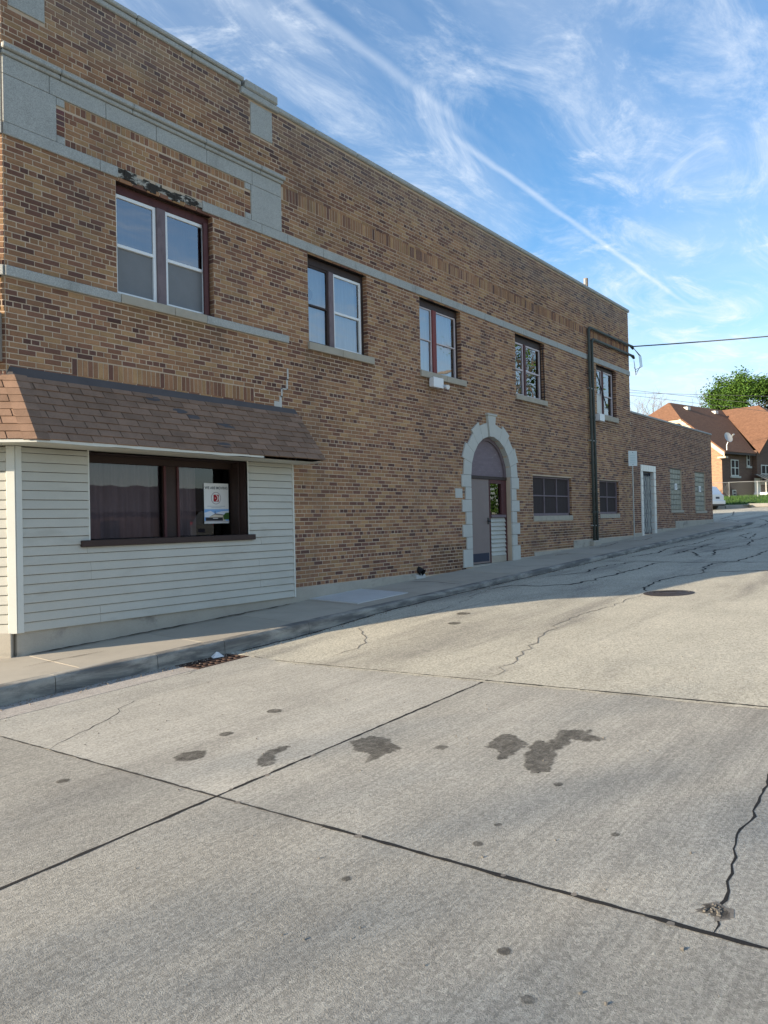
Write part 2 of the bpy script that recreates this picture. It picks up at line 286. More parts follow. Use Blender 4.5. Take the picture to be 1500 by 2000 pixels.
MT['wood'] = M_('weathered_wood', (.25, .21, .17), .9, .2, 3, .15, 40, .3, 30, stretch=(6, 6, .5))
MT['crackfill'] = M_('crack_mortar_patch', (.50, .50, .47), .95, .1, 6, .1, 90, .4, 60)
# ------------------------------------------------------------------ ground
def zs(X):                                       # foot of the street wall: the street climbs to the right
    X = max(-22, min(78, X)); return -1.52 + .0365 * (X - 4.33)
def zw(X, Y): return zs(X) + .02 * min(0, Y)
def zr(X, Y):
    z = zs(X) - .21 - .033 * (max(-10, Y) + 2.3) + (.02 * (Y + 10) if Y < -10 else 0)
    z += .11 * sm((X - 6.2) / 4) * sm((Y + 5) / 3)
    if X < 8: z += .03 * sm((Y + 2.5) / .6) * sm((8 - X) / 1.5)
    if X > 34: z = z * (1 - sm((X - 34) / 4)) + (zs(X) - .06 + (-.02 * (Y + 4) if Y < -4 else 0)) * sm((X - 34) / 4)
    return z
def kerbY(X):
    P = ((3.2, -1.44), (4.4, -1.47), (5.2, -1.55), (6.5, -1.6), (60, -1.62))
    if X <= P[0][0]: return P[0][1]
    for a, b in zip(P, P[1:]):
        if X <= b[0]: return a[1] + (b[1] - a[1]) * (X - a[0]) / (b[0] - a[0])
    return P[-1][1]
# one sheet to the horizon
g = MB(); xs = [-900, -300, -100, -40, -22, -10, 0, 6, 12, 20, 30, 40, 50, 54, 58, 62, 66, 70, 78, 90, 120, 200, 400, 1200]; ys = [-900, -300, -100, -50, -30, -20, -12, -6, 0, 6, 12, 20, 30, 45, 70, 100, 200, 400, 1200]
def zg(X, Y): return zs(X) - .75 + (.75 + 1.05 - (zs(X) - .25) * .35) * 0
for i, X in enumerate(xs):
    for j, Y in enumerate(ys): g.v.append((X, Y, zg(X, Y)))
ny = len(ys)
for i in range(len(xs) - 1):
    for j in range(ny - 1): g.f.append((i * ny + j, (i + 1) * ny + j, (i + 1) * ny + j + 1, i * ny + j + 1)); g.c.append((1, 1, 1))
tag(g.build('ground', MT['earth']), kind='structure')
def sheet(name, x0, x1, y0, y1, nx, nyy, zf, mat, parent=None, lip=.25):
    b = MB()
    X = [x0 + (x1 - x0) * i / nx for i in range(nx + 1)]; Y = [y0 + (y1 - y0) * j / nyy for j in range(nyy + 1)]
    for a in X:
        for c in Y: b.v.append((a, c, zf(a, c)))
    n = nyy + 1
    for i in range(nx):
        for j in range(nyy): b.f.append((i * n + j, (i + 1) * n + j, (i + 1) * n + j + 1, i * n + j + 1)); b.c.append((1, 1, 1))
    if lip:                                      # skirt so that the sheet has thickness
        ring = [i * n for i in range(nx + 1)] + [nx * n + j for j in range(1, n)] + [i * n + nyy for i in range(nx - 1, -1, -1)] + [j for j in range(nyy - 1, 0, -1)]
        base = len(b.v)
        for r in ring: v = b.v[r]; b.v.append((v[0], v[1], v[2] - lip))
        for k in range(len(ring)):
            k2 = (k + 1) % len(ring); b.f.append((ring[k2], ring[k], base + k, base + k2)); b.c.append((1, 1, 1))
    return b.build(name, mat, parent)
road = tag(sheet('road', 6.22, 36, -17, -1.5, 120, 80, zr, MT['asphalt']), kind='structure')
sheet('road_far', 36, 60, -17, 34, 36, 50, zr, MT['asphalt'], road)
# ragged asphalt lip along the concrete edge
b = MB(); n = 130
for i in range(n):
    y0 = -17 + 14.9 * i / n; y1 = -17 + 14.9 * (i + 1) / n
    xa = 6.20 - .05 * vnoise(y0 * 5, 1, 3) - .03 * vnoise(y0 * 17, 1, 4); xb = 6.20 - .05 * vnoise(y1 * 5, 1, 3) - .03 * vnoise(y1 * 17, 1, 4)
    b.quad((6.24, y0, zr(6.24, y0) + .004), (xa, y0, zr(xa, y0) + .003), (xb, y1, zr(xb, y1) + .003), (6.24, y1, zr(6.24, y1) + .004))
b.build('asphalt_edge', MT['asphalt'], road)
conc = tag(sheet('concrete_road_base', -40, 6.215, -17, -1.5, 24, 24, lambda X, Y: zr(X, Y) - .03, MT['joint']), kind='structure')
def slab(x0, x1, y0, y1, tone, gx=.0055, gy=.009, name='concrete_slab', zf=zr, mat=None, parent=conc, nx=6, nyy=6, h=.06, lift=0):
    dz = lift
    o = sheet(name, x0 + gx, x1 - gx, y0 + gy, y1 - gy, nx, nyy, lambda X, Y: zf(X, Y) + dz, mat or MT['slab'], parent, lip=h); o.color = (*tone, 1); return o
xj = [-16.5, -13.2, -10, -6.75, -3.5, -.25, 2.95, 6.215]
T0 = (.335, .325, .285); 
for i in range(len(xj) - 1):
    for (ya, yb, tn) in ((-5.4, -2.02, 1.08), (-9.2, -5.4, 1.0), (-13, -9.2, .97), (-17, -13, 1.0)):
        k = tn * random.uniform(.94, 1.06) * (.86 if xj[i + 1] < 3.2 and ya < -5 else 1)
        if xj[i] == -.25 and ya == -5.4: k *= .93
        slab(xj[i], xj[i + 1], ya, yb, tuple(c * k for c in T0), lift=0 if xj[i] > 2 else random.uniform(-.0015, -.0005))
gx = [-7, -4.5, -2, .6, 3.05, 5.42, 6.215]
for a, c in zip(gx, gx[1:]): slab(a, c, -2.02, -1.5, tuple(q * random.uniform(.98, 1.1) for q in (.34, .325, .285)), gx=.004, gy=.006, name='gutter_slab', nyy=2) if a != 5.42 else None
# grate opening in the gutter: slab pieces round it
slab(6.19, 6.215, -2.02, -1.5, (.28, .26, .22), gx=.002, gy=.006, name='gutter_slab', nx=1, nyy=1)
# cracks, seams: thin strips filled with dirt, following the surface
def strip(name, pts, wd, zf, mat, parent, lift=.004, jit=.03, step=.09, seed=0, taper=True):
    P = [Vector((p[0], p[1])) for p in pts]; out = []; rr = random.Random(seed + 11)
    for a, c in zip(P, P[1:]):
        L = (c - a).length; k = max(1, int(L / step)); nrm = Vector((-(c - a).y, (c - a).x)).normalized()
        for i in range(k): out.append(a + (c - a) * (i / k) + nrm * rr.uniform(-jit, jit))
    out.append(P[-1]); b = MB(); prev = None; n = len(out)
    for i, p in enumerate(out):
        t = (out[min(i + 1, n - 1)] - out[max(i - 1, 0)]).normalized(); nr = Vector((-t.y, t.x))
        ww = wd * rr.uniform(.45, 1.35) * (min(1, .3 + min(i, n - 1 - i) / 4) if taper else 1)
        A = p + nr * ww / 2; B = p - nr * ww / 2
        cur = ((A.x, A.y, zf(A.x, A.y) + lift), (B.x, B.y, zf(B.x, B.y) + lift))
        if prev: b.quad(prev[0], prev[1], cur[1], cur[0])
        prev = cur
    return b.build(name, mat, parent)
def blob(name, pts, parent, seed, zf=zr, mat=None, lift=.0015):
    n = len(pts); cx = sum(p[0] for p in pts) / n; cy = sum(p[1] for p in pts) / n; rr = random.Random(seed); out = []
    for i in range(n):
        a, c = pts[i], pts[(i + 1) % n]
        for k in range(5):
            t = k / 5; d = .022
            out.append((a[0] + (c[0] - a[0]) * t + rr.uniform(-d, d), a[1] + (c[1] - a[1]) * t + rr.uniform(-d, d)))
    return fade(name, out, parent, zf, mat or MT['wet'], lift, .035)
def fade(name, out, parent, zf, mat, lift, rim):
    n = len(out); area = sum(out[i][0] * out[(i + 1) % n][1] - out[(i + 1) % n][0] * out[i][1] for i in range(n)); sg = 1 if area > 0 else -1
    ring = []
    for i in range(n):
        a, c = out[i - 1], out[(i + 1) % n]; t = Vector((c[0] - a[0], c[1] - a[1])); t.normalize(); ring.append((out[i][0] + t.y * sg * rim, out[i][1] - t.x * sg * rim))
    tri = tessellate_polygon([[Vector((p[0], p[1], 0)) for p in out]])
    b = MB(); b.add([(p[0], p[1], zf(*p) + lift) for p in out + ring], [tuple(t) for t in tri] + [(i, (i + 1) % n, n + (i + 1) % n, n + i) for i in range(n)])
    o = b.build(name, mat, parent); at = o.data.color_attributes.new('tint', 'FLOAT_COLOR', 'POINT')
    at.data.foreach_set('color', [1., 1., 1., 1.] * n + [0., 0., 0., 1.] * n); return o
def disc(x, y, r, seed): 
    rr = random.Random(seed); return [(x + r * 1.0 * rr.uniform(.75, 1.2) * math.cos(a), y + r * rr.uniform(.75, 1.2) * math.sin(a)) for a in [k * math.pi / 4 for k in range(8)]]
rj = random.Random(17)
strip('crack', [(5.4, -2.03), (5.04, -2.15), (4.69, -2.39), (4.36, -2.52), (4.05, -2.64), (3.83, -2.85), (3.61, -3.02), (3.35, -3.14), (3.09, -3.27), (2.95, -3.35)], .009, zr, MT['tar'], conc, .0012, .025)
strip('crack', [(6.2, -8.05), (5.2, -8.12), (4.64, -8.16), (4.39, -8.17), (4.12, -8.19), (3.93, -8.17), (3.7, -8.21), (3.54, -8.23), (3.38, -8.25), (3.22, -8.27), (2.96, -8.3)], .013, zr, MT['tar'], conc, .0012, .013, .055)
for k, (xa, ya, xb, yb, wd_) in enumerate(((2.95, -9.2, 2.95, -6.3, .026), (2.95, -6.3, 2.95, -2.05, .017), (-9, -5.4, 6.2, -5.4, .024), (6.205, -12, 6.205, -5.4, .03), (6.205, -5.4, 6.205, -2.1, .018))):
    strip('joint_seal', [(xa, ya), ((xa + xb) / 2, (ya + yb) / 2), (xb, yb)], wd_, zr, MT['tar'] if k != 1 else MT['joint'], conc, .0015 if k < 3 else .005, .004, .07, 60 + k, False)
for k in range(10):                              # chipped corners along the joints
    x_, y_ = (2.95, -2.2 - 6.8 * rj.random()) if k % 2 else (6.2 - 6 * rj.random(), -5.4)
    fade('joint_chip', disc(x_ + rj.uniform(-.012, .012), y_ + rj.uniform(-.012, .012), rj.uniform(.008, .018), 200 + k), conc, zr, MT['seam'], .0018, .004)
CR = [[(12.2, -1.9), (12.92, -2.04), (12.92, -2.66), (13.34, -3.02), (14.14, -3.2), (15.42, -3.2), (16.13, -3.2)], [(16.0, -2.9), (15.74, -3.15), (16.55, -3.31), (17.71, -3.2), (17.98, -3.35)],
      [(13.01, -4.6), (13.81, -4.36), (14.78, -4.33), (15.44, -4.52), (16.14, -4.76), (16.3, -5.28), (16.4, -5.89), (16.6, -8)], [(16.14, -4.76), (17.16, -4.47), (18.14, -4.45), (18.58, -4.79), (19.94, -4.87), (21.45, -4.88), (24, -5.3)],
      [(19.94, -2.9), (20.76, -2.96), (21.62, -2.99), (23.52, -2.95), (23.88, -3.05)], [(21.03, -2.88), (20.85, -3.2), (19.52, -3.78)], [(17.94, -1.8), (17.94, -2.58), (18.1, -3.15), (18.13, -3.73), (18.46, -4.6), (18.28, -5.53), (18.3, -8)],
      [(23.86, -2.96), (24.7, -3.44)], [(29.22, -2.87), (27.38, -2.93), (26.23, -3.45), (28.78, -3.18)], [(13.39, -2.28), (13.55, -2.42)], [(8.2, -2.1), (9.4, -2.5), (10.6, -2.35), (12.2, -1.9)],
      [(6.3, -5.38), (7.6, -5.1), (9.6, -4.6), (11.4, -4.72), (12.5, -4.7)], [(6.6, -3.1), (7.4, -2.9), (8.2, -2.1)], [(30, -1.9), (33, -2.4), (36, -2.2), (39, -1.2)], [(36.5, -1), (40, .8), (44, 1.2), (50, 2.5)], [(40, -3), (43, -.5), (46, -1.4), (52, 0)], [(24, -5.3), (30, -4.6), (38, -5.2), (46, -4.2)], [(14.5, -2.0), (15.4, -2.5), (16.4, -2.3), (17.9, -2.7)], [(19, -2.1), (20.4, -2.4), (22, -2.2), (24, -2.5), (26.5, -2.3)], [(20, -3.9), (21.6, -3.6), (23.4, -4.0), (25.6, -3.7), (28, -4.1)], [(22.5, -2.4), (22.8, -3.0), (22.4, -3.7)], [(25.6, -2.3), (25.3, -3.1), (25.8, -3.7)], [(31, -3.2), (33, -3.6), (36, -3.1), (40, -3.6)]]
for i, c in enumerate(CR): strip('crack', c, .05 if i not in (10, 11, 12) else .016, zr, MT['tar'] if i not in (10, 11, 12) else MT['seam'], road, .0035, .06, .16, i)
strip('gutter_crack', [(x, kerbY(x) - .05) for x in (6.4, 8, 10, 12.45, 15.4, 18, 21.4, 25, 30, 35)], .05, zr, MT['tar'], road, .004, .02, .2, 40, False)
blob('damp_stain', [(4.17, -5.47), (4.31, -5.5), (4.34, -5.62), (4.2, -5.87), (4.04, -5.86), (3.87, -5.86), (4.03, -5.76), (4.02, -5.64)], conc, 1)
blob('damp_stain', [(4.47, -6.43), (4.73, -6.38), (4.81, -6.44), (4.65, -6.63), (4.49, -6.65), (4.3, -6.64), (4.47, -6.55)], conc, 2)
blob('damp_stain', [(4.46, -6.75), (4.73, -6.67), (4.74, -6.76), (5.04, -6.74), (5.12, -6.9), (5.02, -6.92), (4.97, -7.06), (4.9, -6.99), (4.89, -6.87), (4.69, -6.86), (4.43, -6.93), (4.26, -6.99), (4.17, -6.93), (4.29, -6.83)], conc, 3)
blob('damp_stain', [(3.51, -5.16), (3.65, -5.06), (3.82, -5.05), (3.87, -5.1), (3.66, -5.14), (3.56, -5.26), (3.48, -5.25)], conc, 4)
for i, (x, y, r) in enumerate([(3.38, -4.57, .10), (4.34, -6.14, .045), (3.41, -7.12, .018), (3.17, -7.14, .025), (3.59, -7.68, .02), (4.07, -7.15, .025), (2.45, -7.69, .022), (2.25, -7.89, .024), (2.62, -4.18, .04), (2.57, -6.8, .02), (3.87, -4.38, .05), (4.54, -4.23, .06), (8.9, -3.3, .08), (9.6, -3.0, .10)]):
    pts = disc(x, y, r, i); fade('damp_stain', pts, conc if x < 6 else road, zr, MT['wet'], .0015 if x < 6 else .004, r * .45)
# spalled pit at the joint with loose crumbs
blob('spall', disc(3.12, -8.27, .026, 5), conc, 5, mat=MT['seam'])
rr = random.Random(3); b = MB()
for k in range(34):
    a = rr.uniform(0, 6.28); d = abs(rr.gauss(0, .022)); x = 3.12 + d * math.cos(a) * 1.3; y = -8.27 + d * math.sin(a); s = rr.uniform(.002, .006)
    e = Euler((rr.random() * 3, rr.random() * 3, rr.random() * 3)).to_matrix(); b.obox(Vector((x, y, zr(x, y) + s * .5)), e.col[0], e.col[1], e.col[2], s, s * .8, s * .6)
tag(b.build('crumbs', MT['seam'], conc), kind='stuff')
b = MB()
for k in range(300):
    x = rr.uniform(1.2, 14); y = rr.uniform(-8.7, -1.9); s = rr.uniform(.002, .006)
    e = Euler((rr.random() * 3, rr.random() * 3, rr.random() * 3)).to_matrix(); b.obox(Vector((x, y, zr(x, y) + s * .5)), e.col[0], e.col[1], e.col[2], s, s * .8, s * .6)
tag(b.build('loose_grit', MT['seam'], road), kind='stuff')
# sidewalk slabs and kerb stones
walk = tag(sheet('sidewalk', -6, 36, -1.34, .06, 30, 3, lambda X, Y: zw(X, Y) - .035, MT['joint'], lip=.4), kind='structure')
x = -5.4; edges = []
while x < 35.6: edges.append(x); x += 1.625
edges.append(35.9)
for a, c in zip(edges, edges[1:]):
    k = random.uniform(.9, 1.06); m_ = (a + c) / 2
    yk = kerbY(m_) + .155
    slab(a, c, yk, .05, tuple(q * k for q in (.40, .365, .30)), .006, .006, 'paving_slab', zw, MT['walk'], walk, 3, 3, .05, random.uniform(-.005, .004))
slab(9.35, 10.75, -1.12, -.02, (.52, .53, .52), 0, 0, 'new_concrete_patch', zw, MT['walk'], walk, 8, 6, .02, .012)
strip('crack', [(4.0, -.75), (4.5, -.72), (5.0, -.78)], .012, zw, MT['tar'], walk, .003, .01)
for c in ([(20, -.3), (21.5, -.55), (23, -.35)], [(23.2, -.4), (24.4, -.75), (25.4, -.6)], [(12.0, -.1), (12.3, -.6), (12.2, -1.35)], [(18.3, -.4), (19.8, -.6)]): strip('crack', c, .03, zw, MT['tar'], walk, .003, .02)
strip('wall_gap', [(4.35, -.15), (5.0, -.16), (5.9, -.17), (7.0, -.16), (8.0, -.15), (8.9, -.13)], .045, zw, MT['tar'], walk, .010, .02, .1, 5)
kx = [-3.2, -.8, 1.0, 2.8, 4.0, 5.2, 6.17, 7.7, 9.5, 11.3, 13.1, 14.9, 16.7, 18.5, 20.3, 22.1, 23.9, 25.7, 27.5, 29.3, 31.1, 32.9, 34.5, 36]
for a, c in zip(kx, kx[1:]):
    b = MB(); n = 5; prof = []
    for i in range(n + 1):
        X = a + .004 + (c - a - .008) * i / n; y = kerbY(X); zt = zw(X, y) + .004; zb = zr(X, y) - .15
        jit = .006 * (vnoise(X * 3, 2, 5) - .5)
        ring = [(X, y + .152, zb), (X, y + .152, zt), (X, y + .045, zt), (X, y + .022 + jit, zt - .006), (X, y + .006 + jit, zt - .022), (X, y + jit, zt - .048), (X, y - .012, zb)]
        prof.append(ring)
    for i in range(n):
        for k in range(6):
            b.quad(prof[i][k], prof[i][k + 1], prof[i + 1][k + 1], prof[i + 1][k])
    b.add(prof[0], (tuple(range(7))[::-1],)); b.add(prof[-1], (tuple(range(7)),))
    b.build('kerb_stone', MT['kerb'], walk)
b = MB()
for k in range(900):
    x = 2.8 + 20 * rr.random() ** 1.6; y = kerbY(x) - .02 - abs(rr.gauss(0, .09)); q = rr.uniform(.003, .010)
    e = Euler((rr.random() * 3, rr.random() * 3, rr.random() * 3)).to_matrix(); b.obox(Vector((x, y, zr(x, y) + q * .3)), e.col[0], e.col[1], e.col[2], q, q * .8, q * .5)
tag(b.build('gutter_debris', MT['wood'], road), kind='stuff')
# storm drain grate
zt = zr(5.82, -1.8)
gr = thing('drain_grate', (5.82, -1.8, zt), 'rusty iron storm drain grate in the gutter below the kerb', 'drain grate')
b = MB(); x0, x1, y0, y1 = 5.43, 6.19, -2.02, -1.56
def gz(X, Y): return zr(X, Y)
b.quad((x0, y0, zt - .14), (x1, y0, zt - .14), (x1, y1, zt - .14), (x0, y1, zt - .14)); b.build('pit', MT['pit'], gr)
b = MB()
for (a, c, d, e) in ((x0, x1, y0, y0 + .04), (x0, x1, y1 - .04, y1), (x0, x0 + .04, y0 + .04, y1 - .04), (x1 - .04, x1, y0 + .04, y1 - .04)):
    mx_, my_ = (a + c) / 2, (d + e) / 2; b.add([(p[0], p[1], gz(*p) + dz) for dz in (-.13, .004) for p in ((a, d), (c, d), (c, e), (a, e))], ((4, 5, 6, 7), (0, 1, 5, 4), (1, 2, 6, 5), (2, 3, 7, 6), (3, 0, 4, 7)))
b.build('frame', MT['rust'], gr)
def gbar(a, c, d, e, nm): 
    b = MB(); b.add([(p[0], p[1], gz(*p) + dz) for dz in (-.05, .002) for p in ((a, d), (c, d), (c, e), (a, e))], ((4, 5, 6, 7), (0, 1, 5, 4), (1, 2, 6, 5), (2, 3, 7, 6), (3, 0, 4, 7))); b.build(nm, MT['rust'], gr)
for i in range(1, 7): X = x0 + .04 + (x1 - x0 - .08) * i / 7; gbar(X - .012, X + .012, y0 + .04, y1 - .04, 'bar')
for i in range(1, 4): Y = y0 + .04 + (y1 - y0 - .08) * i / 4; gbar(x0 + .04, x1 - .04, Y - .012, Y + .012, 'bar')
b = MB(); c0 = Vector((5.99, -1.66, gz(5.99, -1.66)))
b.add([c0 + Vector(p) for p in ((-.09, -.03, .004), (.07, -.05, .006), (.08, .04, .02), (-.06, .05, .012), (-.02, -.01, .075), (.03, .01, .06))], ((0, 1, 4), (1, 5, 4), (1, 2, 5), (2, 3, 5), (3, 4, 5), (3, 0, 4), (0, 3, 2, 1)))
tag(b.build('paper_litter', MT['white']), 'crumpled scrap of white paper lying on the drain grate', 'litter')
# manhole cover
mh = thing('manhole_cover', (12.8, -5.07, zr(12.8, -5.07)), 'round dark iron manhole cover in the sunlit asphalt', 'manhole cover')
b = MB()
def ringm(r0, r1, z0, z1, n=28):
    P = []
    for k in range(n):
        a = 2 * math.pi * k / n
        for r, z in ((r0, z0), (r1, z1)): X = 12.8 + r * math.cos(a); Y = -5.07 + r * math.sin(a); P.append((X, Y, zr(X, Y) + z))
    b.add(P, [(2 * k, 2 * k + 1, 2 * ((k + 1) % n) + 1, 2 * ((k + 1) % n)) for k in range(n)])
ringm(.37, .33, .012, .014); ringm(.41, .37, .004, .012); b.build('frame', MT['iron'], mh)
b = MB(); ringm(.325, .0, .010, .012); ringm(.26, .24, .012, .018); ringm(.16, .14, .012, .018); b.build('lid', MT['iron'], mh)
#@@BUILDING
# ------------------------------------------------------------------ brick laying
BH = .0707; BL = .2185; ZC0 = .198
def pal(x, z, header, rr):
    n = vnoise(x * .8, z * 1.1, 21); n2 = vnoise(x * .35, z * .5, 33)
    r = rr.random() + (n - .5) * .18 - (.26 if header else 0)
    if r > .86: c = (.43, .27, .128)
    elif r > .54: c = (.385, .222, .112)
    elif r > .28: c = (.325, .178, .094)
    elif r > .12: c = (.245, .125, .075)
    elif r > .02: c = (.195, .10, .068)
    else: c = (.135, .072, .054)
    k = rr.uniform(.82, 1.10) * (.81 + .2 * n2)
    c = [c[0] * k, c[1] * k * .95, c[2] * k * .98]
    if 2.5 < z < 3.06 and any(a_ - .12 < x < c_ + .2 for (a_, c_, _, _) in WIN):
        c = [q * (1 - .42 * sm((z - 2.5) / .5) * (.4 + .8 * vnoise(x * 6, z * .8, 14))) for q in c]
    if z > 6.05 and x > 4:                       # sooty parapet
        s = sm((z - 6.0) / .8) * (.25 + .6 * vnoise(x * .7, z * 2, 9)); g_ = .16
        c = [q * (1 - .55 * s) + g_ * .55 * s * (.8 + .1 * i) for i, q in enumerate((c[0], c[1], c[2]))]
    if 13.2 < x < 14.7 and z < -.55 or 16.9 < x < 25 and z < -.3 and vnoise(x * .6, z * 3, 4) > .5: c = [q * .62 for q in c]
    return tuple(c)
def brick_geo(mb, P, d, n, u0, u1, z0, z1, out, col):
    # a brick face with chamfered arrises standing proud of the mortar
    ch = .004; A = []
    back = -.012
    for (uu, zz) in ((u0, z0), (u1, z0), (u1, z1), (u0, z1)):
        A.append((P.x + d.x * uu + n.x * back, P.y + d.y * uu + n.y * back, zz))
    for (uu, zz) in ((u0, z0), (u1, z0), (u1, z1), (u0, z1)):
        A.append((P.x + d.x * uu + n.x * (out - .003), P.y + d.y * uu + n.y * (out - .003), zz))
    for (uu, zz) in ((u0 + ch, z0 + ch), (u1 - ch, z0 + ch), (u1 - ch, z1 - ch), (u0 + ch, z1 - ch)):
        A.append((P.x + d.x * uu + n.x * out, P.y + d.y * uu + n.y * out, zz))
    F = [(8, 9, 10, 11)]
    for i in range(4):
        j = (i + 1) % 4; F += [(i, j, 4 + j, 4 + i), (4 + i, 4 + j, 8 + j, 8 + i)]
    mb.add(A, F, col)
def lay(P, d, n, ulo, uhi, zlo, zhi, block, rr, xoff=0.):
    """yields (u0,u1,z0,z1,header) for a wall in five-course common bond; block(z) -> list of (a,b) kept free"""
    k0 = math.ceil((zlo - ZC0) / BH - .35); k1 = math.floor((zhi - ZC0) / BH + .35)
    j = .0065
    for k in range(k0, k1 + 1):
        zc_ = ZC0 + k * BH; hd = k % 6 == 0; L = BL / 2 if hd else BL; off = (BL / 4 if hd else (BL / 2 if k % 2 else 0)) + xoff
        iv = [(ulo, uhi)]
        for a, b_ in block(zc_):
            nv = []
            for p, q in iv:
                if b_ <= p or a >= q: nv.append((p, q)); continue
                if a > p: nv.append((p, a))
                if b_ < q: nv.append((b_, q))
            iv = nv
        for p, q in iv:
            i = math.floor((p - off) / L)
            while off + i * L < q:
                a = max(p, off + i * L); b_ = min(q, off + (i + 1) * L); i += 1
                if b_ - a < .03: continue
                e = .002
                yield (a + j + rr.uniform(-e, e), b_ - j + rr.uniform(-e, e), zc_ - BH / 2 + j + rr.uniform(-.001, .001), zc_ + BH / 2 - j + rr.uniform(-.001, .001), hd)
def soldiers(u0, u1, z0, z1, wd=.0735):
    n = max(1, round((u1 - u0) / wd)); w_ = (u1 - u0) / n
    for i in range(n): yield (u0 + i * w_ + .005, u0 + (i + 1) * w_ - .005, z0 + .005, z1 - .005, False)
PF = Vector((0, 0)); DX = Vector((1, 0)); NF = Vector((0, -1))
CH = Vector((-.72, .694)).normalized(); NCH = Vector((-CH.y, CH.x)); NCH = NCH if NCH.y < 0 else -NCH
XL = 4.22; XR = 25.32
bld = thing('brick_building', (14.5, 5, zs(14.5)), 'long two-storey tan and brown brick building with stone bands and siding shopfront', 'building')
# ---- openings of the street wall
WIN = [(5.74, 7.40, 3.20, 4.79), (9.50, 11.14, 3.19, 4.79), (12.90, 14.52, 3.19, 4.79), (17.13, 18.80, 3.19, 4.79), (22.42, 24.06, 3.22, 4.79)]
LOW = [(17.93, 20.36, .04, 1.12), (22.44, 24.06, .06, 1.13)]
SHOP = (5.20, 7.89, -.17, .98)
AX, AR, ASP = 15.74, .96, 1.025
def arch_poly(r, x0, x1, zb, n=20): return [(x0, zb), (x1, zb)] + [(AX + r * math.cos(math.pi * i / n), ASP + r * math.sin(math.pi * i / n)) for i in range(n + 1)]
DBOT = -1.12
FD = [(8.95, 12.83, -1.115), (12.83, 14.42, -1.20), (17.06, 17.9, -1.02), (17.9, 20.4, -.93), (20.4, 25.32, -.70)]
def fdn_top(x):
    for a, c, t in FD:
        if a <= x <= c: return t
    return -1.3
def block(z):
    r = []
    for (a, c, zb, zt) in WIN:
        if zb - .02 < z < zt: r.append((a, c))
    for (a, c, zb, zt) in LOW:
        if zb - .14 < z < zt: r.append((a, c))
    if z < .985: r.append((4.0, 8.93))           # behind the siding bay
    if z < 1.95: r.append((4.0, 8.93))
    if 4.80 < z < 4.95: r.append((4.0, XR + 1))
    if 3.075 < z < 3.195: r.append((4.0, 8.97))
    if 4.955 < z < 5.90: r.append((4.0, 8.88))
    if 5.53 < z < 5.775: r.append((8.88, XR - .02))
    if 2.0 < z < 2.215: r.append((5.06, 8.18))
    if 6.41 < z < 6.92: r += [(4.31, 4.77), (8.22, 8.70)]
    if z > 6.97: r.append((8.0, XR + 1))
    if z < ASP: r.append((AX - 1.19, AX + 1.21))
    elif z < ASP + 1.26: h = math.sqrt(max(0, 1.25 ** 2 - (z - ASP) ** 2)); r.append((AX - h, AX + h))
    for a, c, t in FD:
        if z < t: r.append((a, c))
    return r
rr = random.Random(42); allb = []
for q in lay(PF, DX, NF, XL, XR, -1.3, 7.08, block, rr): allb.append(q)
for q in soldiers(8.93, XR - .02, 5.535, 5.77): allb.append(q)
for q in soldiers(5.06, 8.18, 1.985, 2.205): allb.append(q)
for q in soldiers(5.02, 8.06, 5.43, 5.54): allb.append(q)
for q in soldiers(5.02, 8.06, 4.958, 5.05): allb.append(q)
k = 0
z = 5.055
while z + BH < 5.435:                            # panel courses between the soldier rows, and the little dark quoins
    for q in lay(PF, DX, NF, 5.02, 8.06, z + BH / 2 - .001, z + BH / 2 + .001, lambda zz: [], rr): allb.append((q[0], q[1], z + .0055, z + BH - .0055, False))
    for (a, c) in ((4.905, 5.015), (8.065, 8.185)): allb.append((a, c, z + .008, z + BH - .004, True))
    z += BH
recs = []
for (u0, u1, z0, z1, hd) in allb:
    c = pal((u0 + u1) / 2, (z0 + z1) / 2, hd, rr)
    if (4.9 < u0 < 5.02 or 8.06 < u0 < 8.2) and 5.05 < z0 < 5.45 and u1 - u0 < .12: c = tuple(q * rr.uniform(.7, 1.1) for q in (.17, .085, .07))
    recs.append((u0, u1, z0, z1, rr.uniform(-.0025, .0025), c))
def bigness(r): x, z_ = (r[0] + r[1]) / 2, (r[2] + r[3]) / 2; dd = x * x + 9.1 ** 2 + z_ * z_; return -(r[1] - r[0]) * (r[3] - r[2]) / dd ** 1.5
vis = [r for r in recs if r[2] > 2.0 or r[0] > 8.9]
vis.sort(key=bigness); single = set(id(r) for r in vis[:300])
base = MB(); brick_geo(base, PF, DX, NF, -.5, .5, -.5, .5, 0, (1, 1, 1))
mass = MB(); proto = {}
for r in recs:
    if id(r) in single:
        key = (round((r[1] - r[0]) / .012), round((r[3] - r[2]) / .02))
        if key not in proto:
            b = MB(); hw = (r[1] - r[0]) / 2; hh = (r[3] - r[2]) / 2
            brick_geo(b, PF, DX, NF, -hw, hw, -hh, hh, 0, (1, 1, 1))
            me = bpy.data.meshes.new('brick'); me.from_pydata(b.v, [], b.f); me.materials.append(MT['brick_o']); me.update(); proto[key] = (me, r[1] - r[0], r[3] - r[2])
        me, pw, ph = proto[key]
        o = bpy.data.objects.new('brick', me); o.location = ((r[0] + r[1]) / 2, -r[4], (r[2] + r[3]) / 2); o.scale = ((r[1] - r[0]) / pw, 1, (r[3] - r[2]) / ph); o.color = (*r[5], 1); link(o, bld)
    else: brick_geo(mass, PF, DX, NF, *r[:4], r[4], r[5])
